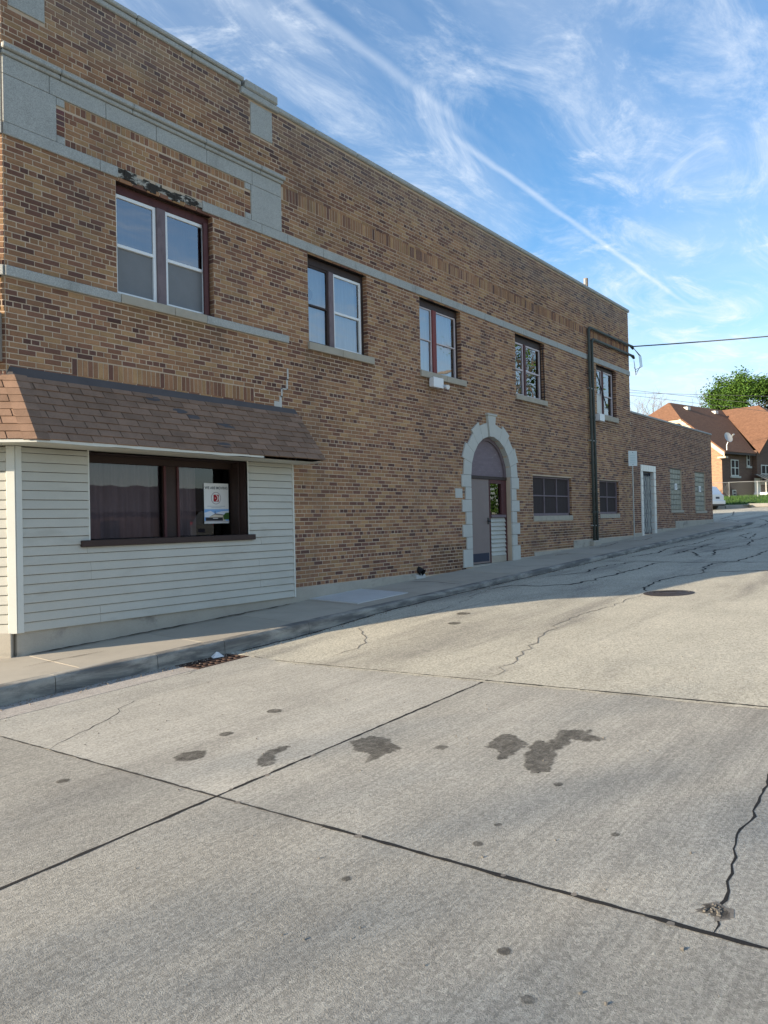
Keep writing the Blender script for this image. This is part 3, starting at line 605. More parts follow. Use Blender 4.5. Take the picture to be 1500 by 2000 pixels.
# brick returns in the right-hand jambs of the openings
for (a, c, zb, zt) in WIN + LOW:
    kk = math.ceil((zb - ZC0) / BH)
    while ZC0 + kk * BH < zt:
        zc_ = ZC0 + kk * BH; 
        brick_geo(mass, Vector((c, 0)), Vector((0, 1)), Vector((-1, 0)), .004, .105, zc_ - BH / 2 + .0055, zc_ + BH / 2 - .0055, .004, pal(c, zc_, True, rr)); kk += 1
PC = Vector((XL, 0))
CL = 3.0
for q in lay(PC, CH, NCH, .0, CL, 1.9, 7.08, lambda z: ([(0, 9)] if 4.80 < z < 4.95 or 3.075 < z < 3.195 or 5.78 < z < 5.9 else []) + ([(0, .62)] if 4.95 < z < 5.8 else []), rr, .1): brick_geo(mass, PC, CH, NCH, *q[:4], rr.uniform(-.002, .002), pal(q[0] + 2, q[2], q[4], rr))
tag(mass.build('brickwork', MT['brick_a'], bld, tint=True), kind='stuff')
# ---- mortar wall behind the bricks, with openings and reveals
YM = .0045
holes = [[(a, zb), (c, zb), (c, zt), (a, zt)] for (a, c, zb, zt) in WIN + LOW] + [arch_poly(AR, AX - AR, AX + AR, DBOT)]
outer = [(8.9, -1.35), (XR, -1.35), (XR, 7.0), (8.8, 7.0), (8.8, 7.1), (XL, 7.1), (XL, 1.6), (8.9, 1.6)]
polys = [[Vector((p[0], p[1], 0)) for p in outer]] + [[Vector((p[0], p[1], 0)) for p in h] for h in holes]
flat = [p for pl in polys for p in pl]
wl = MB(); wl.add([(p.x, YM, p.y) for p in flat], tessellate_polygon(polys))
for h in holes:
    n = len(h)
    for i in range(n):
        a, c = h[i], h[(i + 1) % n]; wl.quad((a[0], YM, a[1]), (c[0], YM, c[1]), (c[0], .26, c[1]), (a[0], .26, a[1]))
CE = PC + CH * CL; P1 = PC - NCH * YM; P2 = CE - NCH * YM
wl.quad((P1.x, P1.y, -1.7), (P2.x, P2.y, -1.7), (P2.x, P2.y, 7.1), (P1.x, P1.y, 7.1))
wl.quad((CE.x, CE.y, -2), (CE.x, 13, -2), (CE.x, 13, 7.1), (CE.x, CE.y, 7.1))
wl.quad((XR, YM, -1.35), (XR, 13, -1.35), (XR, 13, 7.0), (XR, YM, 7.0)); wl.quad((CE.x, 13, -2), (XR, 13, -2), (XR, 13, 7.0), (CE.x, 13, 7.0))
wl.build('wall', MT['mortar'], bld)
b = MB(); b.add([(P1.x, .03, 6.6), (XR, .03, 6.6), (XR, 13, 6.6), (CE.x, 13, 6.6), (CE.x, CE.y, 6.6)], ((0, 1, 2, 3, 4),)); b.build('roof', MT['flash'], bld)
# ---- stone dressings
def stone(x0, x1, z0, z1, proud, name, mat='stone', depth=.06, bev=.006, parent=bld): 
    b = MB(); b.box(x0 + .0025, x1 - .0025, -proud, depth, z0 + .002, z1 - .002, bev); return b.build(name, MT[mat], parent)
def run(xs_, z0, z1, proud, name, mat='stone', **kw):
    for a, c in zip(xs_, xs_[1:]): stone(a, c, z0, z1, proud, name, mat, **kw)
run([8.80, 9.75, 10.9, 12.0, 13.1, 14.2, 15.3, 16.4, 17.5, 18.6, 19.7, 20.8, 21.9, 23.0, 24.1, XR + .05], 6.985, 7.085, .045, 'coping_stone', depth=.30, bev=.018)
run([XL - .03, 5.25, 6.1, 7.05, 8.02], 7.08, 7.165, .03, 'coping_stone', depth=.3, bev=.012); run([XL - .05, 5.25, 6.1, 7.05, 8.06], 7.165, 7.235, .06, 'coping_stone', depth=.32, bev=.018)
stone(8.0, 8.84, 6.965, 7.075, .05, 'pier_cap', depth=.32, bev=.01); stone(8.08, 8.80, 7.075, 7.225, .07, 'pier_cap', depth=.34, bev=.022)
stone(4.31, 4.77, 6.425, 6.925, .012, 'stone_panel'); stone(8.22, 8.70, 6.405, 6.925, .012, 'stone_panel')
run([XL - .02, 4.95, 6.0, 7.25, 8.38, 8.93], 5.835, 5.905, .085, 'cornice', bev=.012); run([XL - .01, 4.95, 6.0, 7.25, 8.38, 8.90], 5.775, 5.835, .045, 'cornice', bev=.01)
run([XL, 4.81, 5.6, 6.4, 7.3, 8.22, 8.87], 5.545, 5.775, .018, 'frieze_stone')
stone(XL, 4.90, 4.955, 5.545, .018, 'stone_block'); stone(8.19, 8.87, 4.955, 5.545, .018, 'stone_block')
for (a, c) in ((4.90, 5.015), (8.065, 8.19)): stone(a, c, 5.44, 5.545, .012, 'corner_stone'); stone(a, c, 4.955, 5.06, .012, 'corner_stone')
run([XL, 5.50, 5.77], 4.80, 4.955, .022, 'lintel_band'); run([7.20, 8.41, 9.0, 9.9, 10.8, 11.7, 12.75, 13.72, 14.6, 15.6, 16.5, 17.55, 18.6, 19.6, 20.6, 21.6, 22.6, 23.6, 24.5, XR + .01], 4.795, 4.955, .022, 'lintel_band')
run([XL - .01, 5.77], 3.07, 3.2, .04, 'sill_band'); run([5.77, 6.65, 7.23], 3.07, 3.2, .045, 'sill_band', 'sillstone'); run([7.23, 8.97], 3.07, 3.2, .04, 'sill_band')
for i in range(3):                                # the bands turn the corner
    z0, z1, pr = ((4.80, 4.955, .022), (3.07, 3.2, .04), (5.775, 5.905, .05))[i]
    c = PC + CH * (CL / 2) + NCH * (pr / 2 - .02); b = MB(); b.obox(Vector((c.x, c.y, (z0 + z1) / 2)), Vector((CH.x, CH.y, 0)), Vector((-NCH.x, -NCH.y, 0)), Vector((0, 0, 1)), CL / 2 - .006, pr / 2 + .02, (z1 - z0) / 2 - .002, .005); b.build('stone_band', MT['stone'], bld)
c = PC + CH * .31 - NCH * .02; b = MB(); b.obox(Vector((c.x, c.y, 5.365)), Vector((CH.x, CH.y, 0)), Vector((-NCH.x, -NCH.y, 0)), Vector((0, 0, 1)), .30, .03, .405, .006); b.build('stone_block', MT['stone'], bld)
c = PC + CH * (CL / 2) + NCH * .0; b = MB(); b.obox(Vector((c.x, c.y, 7.16)), Vector((CH.x, CH.y, 0)), Vector((-NCH.x, -NCH.y, 0)), Vector((0, 0, 1)), CL / 2, .06, .07, .015); b.build('coping_stone', MT['stone'], bld)
# where the lintel is lost: rotten board and broken edges over the first window
b = MB(); rq = random.Random(5)
for i in range(14):
    a = 5.77 + 1.43 * i / 14; c = 5.77 + 1.43 * (i + 1) / 14
    b.box(a, c, -.002 - rq.uniform(0, .012), .1, 4.80 + rq.uniform(-.025, .03), 4.90 + rq.uniform(0, .06), .004)
b.build('rotten_lintel', MT['rotwood'], bld)
stone(5.72, 7.42, 4.77, 4.80, -.02, 'steel_lintel', 'winbrown', depth=.11, bev=.002)
for (a, c, zb, zt) in WIN[1:]: stone(a - .02, c + .02, 4.765, 4.795, -.01, 'steel_lintel', 'black', depth=.12, bev=.002)
for i, (a, c, zb, zt) in enumerate(WIN[1:]): run([a - .04, a + .86 if i == 0 else a + .95, c + .15 if i < 2 else c + .06], 3.055, zb + .002, .045, 'window_sill', 'sillstone', depth=.2)
# foundation
for a, c, t in FD:
    b = MB(); b.box(a + .002, c - .002, -.022, .05, zs(a) - .4, t, .008); b.build('foundation', MT['fdn'], bld)
b = MB(); b.box(4.25, 8.93, -.105, .05, -1.85, -1.235, .012); b.build('foundation', MT['fdn'], bld)
c = PC + CH * (CL / 2 - .04) + NCH * .045; b = MB(); b.obox(Vector((c.x, c.y, -1.62)), Vector((CH.x, CH.y, 0)), Vector((-NCH.x, -NCH.y, 0)), Vector((0, 0, 1)), CL / 2, .05, .385, .01); b.build('foundation', MT['fdn'], bld)
# stepped mortar repair running down the wall by the roof end
b = MB(); pts = [(8.95, 2.63), (8.95, 2.45), (8.93, 2.45), (8.93, 2.28), (8.80, 2.28), (8.80, 2.14), (8.78, 2.14), (8.76, 1.97)]
for p, q in zip(pts, pts[1:]): b.box(min(p[0], q[0]) - .018, max(p[0], q[0]) + .018, -.006, .01, min(p[1], q[1]) - .012, max(p[1], q[1]) + .012, .003)
b.box(8.62, 8.78, -.007, .01, 1.96, 2.05, .004); b.build('crack_repair', MT['crackfill'], bld)
# ---- windows
def bars(rects, y0, y1, bev=.004):
    b = MB()
    for (a, c, z0, z1) in rects: b.box(a, c, y0, y1, z0, z1, bev)
    return b
def pane(x0, x1, z0, z1, y, parent, mat='glass'): b = MB(); b.quad((x0, y, z0), (x1, y, z0), (x1, y, z1), (x0, y, z1)); return b.build('pane', MT[mat], parent)
def room(x0, x1, z0, z1, y0, y1, parent, mat='room'):
    b = MB(); b.quad((x0, y1, z0), (x1, y1, z0), (x1, y1, z1), (x0, y1, z1)); b.quad((x0, y0, z0), (x0, y1, z0), (x0, y1, z1), (x0, y0, z1)); b.quad((x1, y0, z0), (x1, y1, z0), (x1, y1, z1), (x1, y0, z1))
    b.quad((x0, y0, z0), (x1, y0, z0), (x1, y1, z0), (x0, y1, z0)); b.quad((x0, y0, z1), (x1, y0, z1), (x1, y1, z1), (x0, y1, z1)); return b.build('interior', MT[mat], parent)
def curtain(x0, x1, z0, z1, y, parent, mat='curtain', amp=.03, n=40, seed=0):
    b = MB(); P = []
    for i in range(n + 1):
        x_ = x0 + (x1 - x0) * i / n; yy = y + amp * (math.sin(i * 1.1 + seed) + .6 * math.sin(i * .43 + 2 * seed)); P += [(x_, yy, z0), (x_, yy + .01, z1)]
    b.add(P, [(2 * i, 2 * i + 2, 2 * i + 3, 2 * i + 1) for i in range(n)]); return b.build('curtain', MT[mat], parent, smooth=True)
def sash_pair(x0, x1, z0, z1, zm, y, mat, parent, wd=.05, low='glass', up='glass'):
    b = bars([(x0, x0 + wd, z0, z1), (x1 - wd, x1, z0, z1), (x0 + wd, x1 - wd, z0, z0 + wd), (x0 + wd, x1 - wd, z1 - wd, z1), (x0 + wd, x1 - wd, zm - wd * .45, zm + wd * .45)], y, y + .045)
    s = b.build('sash', MT[mat], parent)
    if up: pane(x0 + wd, x1 - wd, zm + wd * .45, z1 - wd, y + .02, s, up)
    if low: pane(x0 + wd, x1 - wd, z0 + wd, zm - wd * .45, y + .032, s, low)
    return s
def window(i, framemat, mullmat, sashL, sashR, x0, x1, z0, z1, m0, m1, zm, zt, wl_=.05, wr_=.05, lowL='glass', lowR='glass'):
    fr = bars([(x0, x1, zt, z1 - .03), (x0, x0 + .03, z0, zt), (x1 - .06, x1, z0, zt), (x0 + .03, x1 - .06, z0 - .002, z0 + .025)], .105, .19, .004).build('window', MT[framemat], bld)
    bars([(m0, m1, z0 + .025, zt)], .085, .16, .008).build('mullion', MT[mullmat], fr)
    sash_pair(x0 + .03, m0, z0 + .025, zt, zm, .115, sashL, fr, wl_, lowL); sash_pair(m1, x1 - .06, z0 + .025, zt, zm, .115, sashR, fr, wr_, lowR)
    room(x0, x1, z0 - .05, z1, .255, 1.3, fr); return fr
f1 = window(0, 'oxblood', 'purple', 'vinylwhite', 'vinylwhite', *WIN[0], 6.45, 6.60, 3.92, 4.64, lowL='screen', lowR='screen')
b = bars([(7.27, 7.345, 3.21, 4.66)], .06, .10, .004); b.build('casing', MT['oxblood'], f1)
curtain(5.76, 7.38, 3.2, 4.7, .5, f1, 'curtain', seed=2)
f2 = window(1, 'winbrown', 'purple', 'winbrown', 'vinylwhite', *WIN[1], 10.14, 10.27, 3.91, 4.63, .04, .05)
curtain(9.55, 11.1, 3.2, 4.75, .235, f2, 'sheer', .012, seed=1)
b = MB(); b.tube([(9.66, .17, 4.12), (9.66, .20, 4.12)], .12, 16); b.build('fan', MT['pipe'], f2)
f3 = window(2, 'winbrown', 'redpaint', 'pinkwhite', 'pinkwhite', *WIN[2], 13.50, 13.65, 3.92, 4.62, .028, .032)
curtain(12.95, 14.45, 3.2, 4.75, .235, f3, 'sheer', .012, seed=3)
f4 = window(3, 'winbrown', 'oxblood', 'pinkwhite', 'pinkwhite', *WIN[3], 17.77, 17.87, 3.90, 4.60, .045, .045)
b = MB(); b.tube([(18.77, .05, 4.7), (18.76, .03, 4.3), (18.79, .02, 3.9), (18.79, .02, 3.2)], .012, 6); b.build('cable', MT['black'], f4)
f5 = window(4, 'winbrown', 'oxblood', 'pinkwhite', 'pinkwhite', *WIN[4], 23.10, 23.20, 3.88, 4.66, .035, .045, lowL=None)
b = MB(); b.box(22.48, 23.08, .12, .15, 3.26, 3.86); b.build('board', MT['trim'], f5)
b = MB(); b.tube([(22.46, .07, 4.7), (22.95, .05, 4.0), (23.35, .04, 3.45)], .018, 6); b.build('rod', MT['black'], f5)
b = MB(); rq = random.Random(8)
for i in range(5): b.box(22.7 + i * .26, 22.9 + i * .26, -.03, .06, 3.06 + rq.uniform(-.02, .03), 3.19 + rq.uniform(-.02, .01), .01)
b.build('broken_sill', MT['sillstone'], bld)
def steel(x0, x1, z0, z1, cols):
    fr = bars([(x0, x1, z1 - .05, z1 - .01), (x0, x0 + .03, z0, z1 - .05), (x1 - .07, x1, z0, z1 - .05), (x0, x1, z0, z0 + .07)], .07, .13, .004).build('window', MT['purple'], bld)
    X0, X1, Z0, Z1 = x0 + .03, x1 - .07, z0 + .07, z1 - .05; mid = (Z0 + Z1) / 2
    bars([(X0, X1, mid - .018, mid + .018)], .075, .115, .003).build('muntin', MT['purple'], fr)
    for k in range(1, cols): xx = X0 + (X1 - X0) * k / cols; bars([(xx - .018, xx + .018, Z0, Z1)], .072, .112, .003).build('muntin', MT['purple'], fr)
    for k in range(cols):
        for (za, zb) in ((Z0, mid - .018), (mid + .018, Z1)):
            a = X0 + (X1 - X0) * k / cols + .018; c = X0 + (X1 - X0) * (k + 1) / cols - .018
            b = MB(); b.quad((a, .10, za), (c, .10, za), (c, .10, zb), (a, .10, zb)); b.build('pane', MT['dkscreen'], fr)
    room(x0, x1, z0, z1, .2, .8, fr)
    n = 10; w_ = (x1 - x0 + .04) / n
    for k in range(n): stone(x0 - .02 + k * w_, x0 - .02 + (k + 1) * w_, z0 - .14, z0, .02, 'sill_brick', 'sillstone', depth=.07)
steel(*LOW[0], 3); steel(*LOW[1], 2)
# ---- arched entrance
bounds = [1.025, .735, .445, .16, -.13, -.42, -.70, -1.115]
for sgn, xe in ((-1, AX - AR), (1, AX + AR)):
    for i in range(7):
        ln = .40 if i % 2 == 0 else .25
        a, c = (xe - ln, xe) if sgn < 0 else (xe, xe + ln)
        b = MB(); b.box(a + .002, c - .002, -.035, .14, bounds[i + 1] + .003, bounds[i] - .003, .008); b.build('quoin_stone', MT['limestone'], bld)
NV = 11
for i in range(NV):
    a0 = math.pi * i / NV; a1 = math.pi * (i + 1) / NV; key = i == NV // 2
    lng = i % 2 == 1
    ro = AR + (.42 if lng else .33)
    if key: ro = AR + .52
    e = .0035 / AR; b = MB(); P = []
    for y in (-.035 - (.03 if key else 0), .14):
        if key:
            P += [(AX - .105, y, ASP + AR * math.sin(a0) + .002), (AX + .105, y, ASP + AR * math.sin(a0) + .002), (AX + .19, y, ASP + ro), (AX - .19, y, ASP + ro)]
        else:
            P += [(AX + AR * math.cos(a0 + e), y, ASP + AR * math.sin(a0 + e)), (AX + AR * math.cos(a1 - e), y, ASP + AR * math.sin(a1 - e)), (AX + ro * math.cos(a1 - e * .75), y, ASP + ro * math.sin(a1 - e * .75)), (AX + ro * math.cos(a0 + e * .75), y, ASP + ro * math.sin(a0 + e * .75))]
    b.add(P, ((0, 1, 2, 3), (7, 6, 5, 4), (0, 4, 5, 1), (1, 5, 6, 2), (2, 6, 7, 3), (3, 7, 4, 0))); b.build('keystone' if key else 'arch_stone', MT['limestone'], bld)
stone(AX - .23, AX + .23, ASP + AR + .50, ASP + AR + .545, .09, 'keystone_cap', 'limestone', bev=.01)
stone(14.12, 14.42, .48, .70, .012, 'stone_patch', 'limestone')
YD = .12
dr = bars([(AX - AR, AX + AR, .955, 1.03)], YD - .02, YD + .08, .004).build('entrance', MT['winbrown'], bld)
b = MB(); n = 24
P = [(AX + AR * .93 * math.cos(math.pi * i / n), YD + .03, ASP + .005 + AR * .93 * math.sin(math.pi * i / n)) for i in range(n + 1)]; b.add(P, (tuple(range(n + 1)),)); b.build('tympanum', MT['tymp'], dr)
b = MB()
for i in range(n):
    q = []
    for aa in (math.pi * i / n, math.pi * (i + 1) / n):
        for r, y in ((AR * .999, YD - .01), (AR * .90, YD - .01), (AR * .90, YD + .04)): q.append((AX + r * math.cos(aa), y, ASP + .004 + r * math.sin(aa)))
    b.add(q, ((0, 1, 4, 3), (1, 2, 5, 4)))
b.build('arch_trim', MT['purple'], dr)
lf = bars([(14.79, 15.84, -1.075, .955)], YD + .01, YD + .055, .003).build('door_leaf', MT['door'], dr)
bars([(14.9, 15.78, -1.03, -.83)], YD + .004, YD + .012, .001).build('kick_plate', MT['navy'], lf)
b = MB(); b.tube([(15.77, YD + .01, -.06), (15.77, YD - .06, -.06)], .02, 8); b.tube([(15.77, YD - .055, -.06), (15.66, YD - .055, -.06)], .012, 6); b.box(15.74, 15.80, YD, YD + .012, -.14, .02, .004); b.build('handle', MT['black'], lf)
fr = bars([(15.845, 15.89, -1.08, .955), (16.44, 16.70, .02, .955), (16.62, 16.70, -1.08, .02), (15.89, 16.44, .86, .955), (15.89, 16.44, .02, .10)], YD, YD + .07, .005).build('sidelight', MT['oxblood'], dr)
bars([(15.88, 16.6, .02, .085)], YD - .035, YD + .0, .006).build('ledge', MT['purple'], fr)
pane(15.89, 16.44, .10, .86, YD + .05, fr, 'shopglass'); room(15.89, 16.44, .1, .86, YD + .1, .9, fr)
k = 0; z = -.92
while z < -.02:
    z1 = min(z + .104, .018); b = MB(); b.prism([(YD + .035, z), (YD - .005, z), (YD - .005, z + .012), (YD + .03, z1 - .002), (YD + .06, z1 - .002)], 'x', 15.895, 16.615); b.build('siding_board', MT['siding'], fr); z += .104
bars([(15.89, 16.62, -1.09, -.925)], YD, YD + .06, .004).build('base_board', MT['sillstone'], fr)
b = MB(); b.box(14.78, 16.70, .0, .3, -1.30, DBOT + .03, .006); b.build('threshold', MT['fdn'], dr)
# ---- brick bond patch and scupper
b = MB(); b.tube([(12.66, -.10, -1.10), (12.66, -.02, -1.06), (12.66, .05, -1.03)], .075, 14, cap=False); b.tube([(12.66, -.02, -1.055), (12.66, -.018, -1.055)], .06, 14); b.build('drain_pipe', MT['black'], bld)
b = MB(); b.box(12.50, 12.83, -.06, .03, zs(12.6) - .05, -1.14, .03); b.build('mortar_collar', MT['crackfill'], bld)
# ------------------------------------------------------------------ siding shopfront
YS = -.12
sf = bars([(SHOP[0] - .02, SHOP[0], SHOP[2], SHOP[3] + .03)], YS - .012, YS + .03, .003).build('shopfront', MT['trim'], bld)
bars([(SHOP[1], SHOP[1] + .02, SHOP[2], SHOP[3] + .03)], YS - .012, YS + .03, .003).build('window_channel', MT['trim'], sf)
def board(x0, x1, z0, z1, name='siding_board'):
    b = MB(); rq = .002 * random.uniform(-1, 1)
    b.prism([(YS + .03, z0), (YS - .016 + rq, z0), (YS - .018 + rq, z0 + .006), (YS - .002, z1 - .007), (YS + .03, z1 - .007)], 'x', x0, x1); return b.build(name, MT['siding'], sf)
b = MB(); b.quad((4.3, YS + .024, -1.24), (SHOP[0], YS + .024, -1.24), (SHOP[0], YS + .024, 1.0), (4.3, YS + .024, 1.0)); b.quad((SHOP[1], YS + .024, -1.24), (8.88, YS + .024, -1.24), (8.88, YS + .024, 1.0), (SHOP[1], YS + .024, 1.0)); b.quad((SHOP[0], YS + .024, -1.24), (SHOP[1], YS + .024, -1.24), (SHOP[1], YS + .024, SHOP[2]), (SHOP[0], YS + .024, SHOP[2])); b.build('lap_shadow_sheet', MT['flash'], sf)  # dark sheet behind the boards, standing in for shadow in the lap grooves
ex = .1142; z = -1.243; k = 0
while z < .985:
    z1 = min(z + ex, .995); zm_ = (z + z1) / 2
    if zm_ > SHOP[2] - .03:
        board(4.315, SHOP[0] - .02, z, z1); board(SHOP[1] + .02, 8.875, z, z1)
    else:
        js = {0: [5.32], 1: [5.32], 4: [8.1], 5: [5.2, 8.1], 6: [5.2], 8: [5.15, 8.15], 9: [5.15, 8.15], 2: [8.12], 3: [8.12]}.get(k, [])
        xs_ = [4.315] + js + [8.875]
        for a, c in zip(xs_, xs_[1:]): board(a + .0012, c - .0012, z, z1)
    z += ex; k += 1
bars([(8.875, 8.905, -1.25, 1.0)], YS - .022, YS + .12, .004).build('corner_trim', MT['trim'], sf)
# corner post wrapping the cut corner, and the boards of the cut side
b = MB(); b.box(4.245, 4.318, YS - .022, YS + .03, -1.25, 1.0, .004)
pc = Vector((4.245, YS)); c = pc + CH * .045 ; b.obox(Vector((c.x, c.y, -.125)), Vector((CH.x, CH.y, 0)), Vector((-NCH.x, -NCH.y, 0)), Vector((0, 0, 1)), .05, .022, 1.125, .004); b.build('corner_post', MT['trim'], sf)
z = -1.243
while z < .985:
    z1 = min(z + ex, .995); P = []
    pr = [(-.03, z), (.014, z), (.016, z + .006), (.0, z1 - .007), (-.03, z1 - .007)]
    b = MB()
    for u in (.10, 3.0): P += [(pc.x + CH.x * u + NCH.x * o_, pc.y + CH.y * u + NCH.y * o_, zz) for o_, zz in pr]
    b.add(P, [(0, 1, 6, 5), (1, 2, 7, 6), (2, 3, 8, 7), (3, 4, 9, 8), (0, 4, 3, 2, 1), (5, 6, 7, 8, 9)]); b.build('siding_board', MT['siding'], sf); z += ex
# shop window deep in the bay
YG = .30
wv = bars([(SHOP[0], SHOP[1], .885, 1.0), (6.60, 6.84, SHOP[2], .885), (SHOP[0], SHOP[0] + .05, SHOP[2], .885)], YG - .05, YG + .04, .006).build('shop_window', MT['winbrown'], bld)
bars([(6.585, 6.625, SHOP[2], .885), (6.815, 6.855, SHOP[2], .885)], YG - .08, YG - .05, .004).build('mullion_trim', MT['oxblood'], wv)
b = MB(); x0, x1, z0, z1 = SHOP
b.quad((x1, YS, z0), (x1, YG + .04, z0), (x1, YG + .04, z1), (x1, YS, z1)); b.quad((x0, YS, z0), (x0, YG + .04, z0), (x0, YG + .04, z1), (x0, YS, z1)); b.quad((x0, YS, z1), (x1, YS, z1), (x1, YG + .04, z1), (x0, YG + .04, z1)); b.quad((x0, YS, z0), (x1, YS, z0), (x1, YG + .04, z0), (x0, YG + .04, z0))
b.box(x1 - .03, x1 - .004, .06, .10, z0, z1, .004); b.build('window_jamb', MT['winbrown'], wv)
b = MB(); b.box(5.06, 8.0, YS - .06, YS + .02, -.25, -.165, .008); b.build('window_sill', MT['winbrown'], wv)
pane(SHOP[0] + .05, 6.60, SHOP[2], .885, YG, wv, 'shopglass'); pane(6.84, 7.89, SHOP[2], .885, YG, wv, 'shopglass')
room(4.9, 8.4, -.3, 1.3, YG + .05, 2.4, wv); curtain(5.2, 6.75, -.16, .95, .44, wv, 'curtain', .03, 44, 4); curtain(6.8, 7.3, -.16, .95, .46, wv, 'curtain', .03, 20, 1)
# poster taped inside the right pane
ps = thing('poster', (7.61, YG - .012, .34), 'white WE ARE MOVING poster with red square logo on the shop window', 'poster')
yp = YG - .012; PX0, PX1, PZ0, PZ1 = 7.36, 7.845, .02, .655
def flat_(name, col, pts, lay_, parent=ps, rough=.6):
    mt = MT.get(('p', col)) or M_('poster_ink', col, rough, .03, 8, .02, 60, 0); MT[('p', col)] = mt
    b = MB(); b.add([(p[0], yp - lay_ * .0012, p[1]) for p in pts], tessellate_polygon([[Vector((p[0], p[1], 0)) for p in pts]])); return b.build(name, mt, parent)
b = MB(); b.box(PX0, PX1, yp, yp + .004, PZ0, PZ1); b.build('sheet', M_('poster_paper', (.78, .80, .80), .5, .02, 8, .01, 60, 0), ps)
def rect(a, c, d, e): return [(a, d), (c, d), (c, e), (a, e)]
mxp = (PX0 + PX1) / 2
flat_('picture', (.22, .44, .80), rect(PX0, PX1, PZ0 + .03, PZ0 + .225), 1)
flat_('picture_cloud', (.70, .78, .88), [(PX0, PZ0 + .17), (PX0 + .12, PZ0 + .20), (PX0 + .2, PZ0 + .16), (PX0 + .33, PZ0 + .19), (PX1, PZ0 + .20), (PX1, PZ0 + .10), (PX0, PZ0 + .10)], 2)
flat_('picture_house', (.62, .57, .47), [(PX0 + .08, PZ0 + .04), (PX0 + .08, PZ0 + .10), (PX0 + .2, PZ0 + .15), (PX0 + .38, PZ0 + .125), (PX0 + .42, PZ0 + .04)], 3)
flat_('picture_roof', (.10, .10, .12), [(PX0 + .09, PZ0 + .105), (PX0 + .2, PZ0 + .152), (PX0 + .2, PZ0 + .195), (PX0 + .212, PZ0 + .195), (PX0 + .212, PZ0 + .158), (PX0 + .38, PZ0 + .138), (PX0 + .38, PZ0 + .128), (PX0 + .2, PZ0 + .142)], 4)
flat_('picture_fence', (.03, .03, .035), rect(PX0 + .02, PX0 + .36, PZ0 + .04, PZ0 + .095), 5)
flat_('picture_plate', (.75, .75, .75), rect(PX0 + .16, PX0 + .26, PZ0 + .076, PZ0 + .086), 6)
flat_('picture_tree', (.05, .12, .03), [(PX1 - .11, PZ0 + .06), (PX1 - .12, PZ0 + .12), (PX1 - .07, PZ0 + .165), (PX1, PZ0 + .17), (PX1, PZ0 + .06)], 4)
flat_('picture_street', (.55, .53, .55), rect(PX0, PX1, PZ0 + .018, PZ0 + .042), 6)
cx_, cz_ = mxp - .01, PZ0 + .40
b = MB(); n = 32; P = []
for k in range(n): a = 2 * math.pi * k / n; P += [(cx_ + .098 * math.cos(a), yp - .0012, cz_ + .098 * math.sin(a)), (cx_ + .088 * math.cos(a), yp - .0012, cz_ + .088 * math.sin(a))]
b.add(P, [(2 * k, 2 * k + 1, (2 * k + 3) % (2 * n), (2 * k + 2) % (2 * n)) for k in range(n)]); b.build('logo_ring', M_('ring_ink', (.35, .30, .34), .6, .02, 8, .01, 60, 0), ps)
flat_('logo_square', (.36, .02, .03), rect(cx_ - .05, cx_ + .055, cz_ - .055, cz_ + .055), 2)
flat_('logo_arc', (.82, .78, .78), [(cx_ - .01 + .055 * math.cos(a), cz_ + .052 * math.sin(a)) for a in [math.radians(d_) for d_ in range(-75, 76, 10)]] + [(cx_ - .018 + .046 * math.cos(a), cz_ + .044 * math.sin(a)) for a in [math.radians(d_) for d_ in range(75, -76, -10)]], 3)
flat_('logo_star', (.86, .62, .60), [(cx_ - .018 + (.016 if k % 2 == 0 else .007) * math.sin(k * math.pi / 5), cz_ + (.016 if k % 2 == 0 else .007) * math.cos(k * math.pi / 5)) for k in range(10)], 3)
for zz, a, c in ((PZ0 + .268, .06, .41), (PZ0 + .245, .14, .34)):
    rq = random.Random(int(zz * 1000)); x_ = PX0 + a
    b = MB()
    while x_ < PX0 + c: l_ = rq.uniform(.008, .02); b.quad((x_, yp - .0012, zz), (x_ + l_, yp - .0012, zz), (x_ + l_, yp - .0012, zz + .008), (x_, yp - .0012, zz + .008)); x_ += l_ + .005
    b.build('small_print', M_('small_ink', (.30, .38, .44), .6, .02, 8, .01, 60, 0), ps)
def text(body, size, x_, y, z, mat, parent, name='lettering', rot=(math.pi / 2, 0, 0)):
    cu = bpy.data.curves.new('lettering', 'FONT'); cu.body = body; cu.size = size; cu.align_x = 'CENTER'; cu.align_y = 'CENTER'; cu.extrude = .0005; cu.offset = .0012
    to = bpy.data.objects.new('tmp', cu); COL.objects.link(to); bpy.context.view_layer.update()
    me = bpy.data.meshes.new_from_object(to.evaluated_get(bpy.context.evaluated_depsgraph_get())); bpy.data.objects.remove(to)
    me.transform(Matrix.Translation((x_, y, z)) @ Euler(rot).to_matrix().to_4x4()); me.materials.clear(); me.materials.append(mat); o = bpy.data.objects.new(name, me); return link(o, parent)
text('WE ARE MOVING', .058, mxp, yp - .0015, PZ1 - .075, M_('ink_grey', (.12, .14, .15), .6, .02, 8, .01, 60, 0), ps)
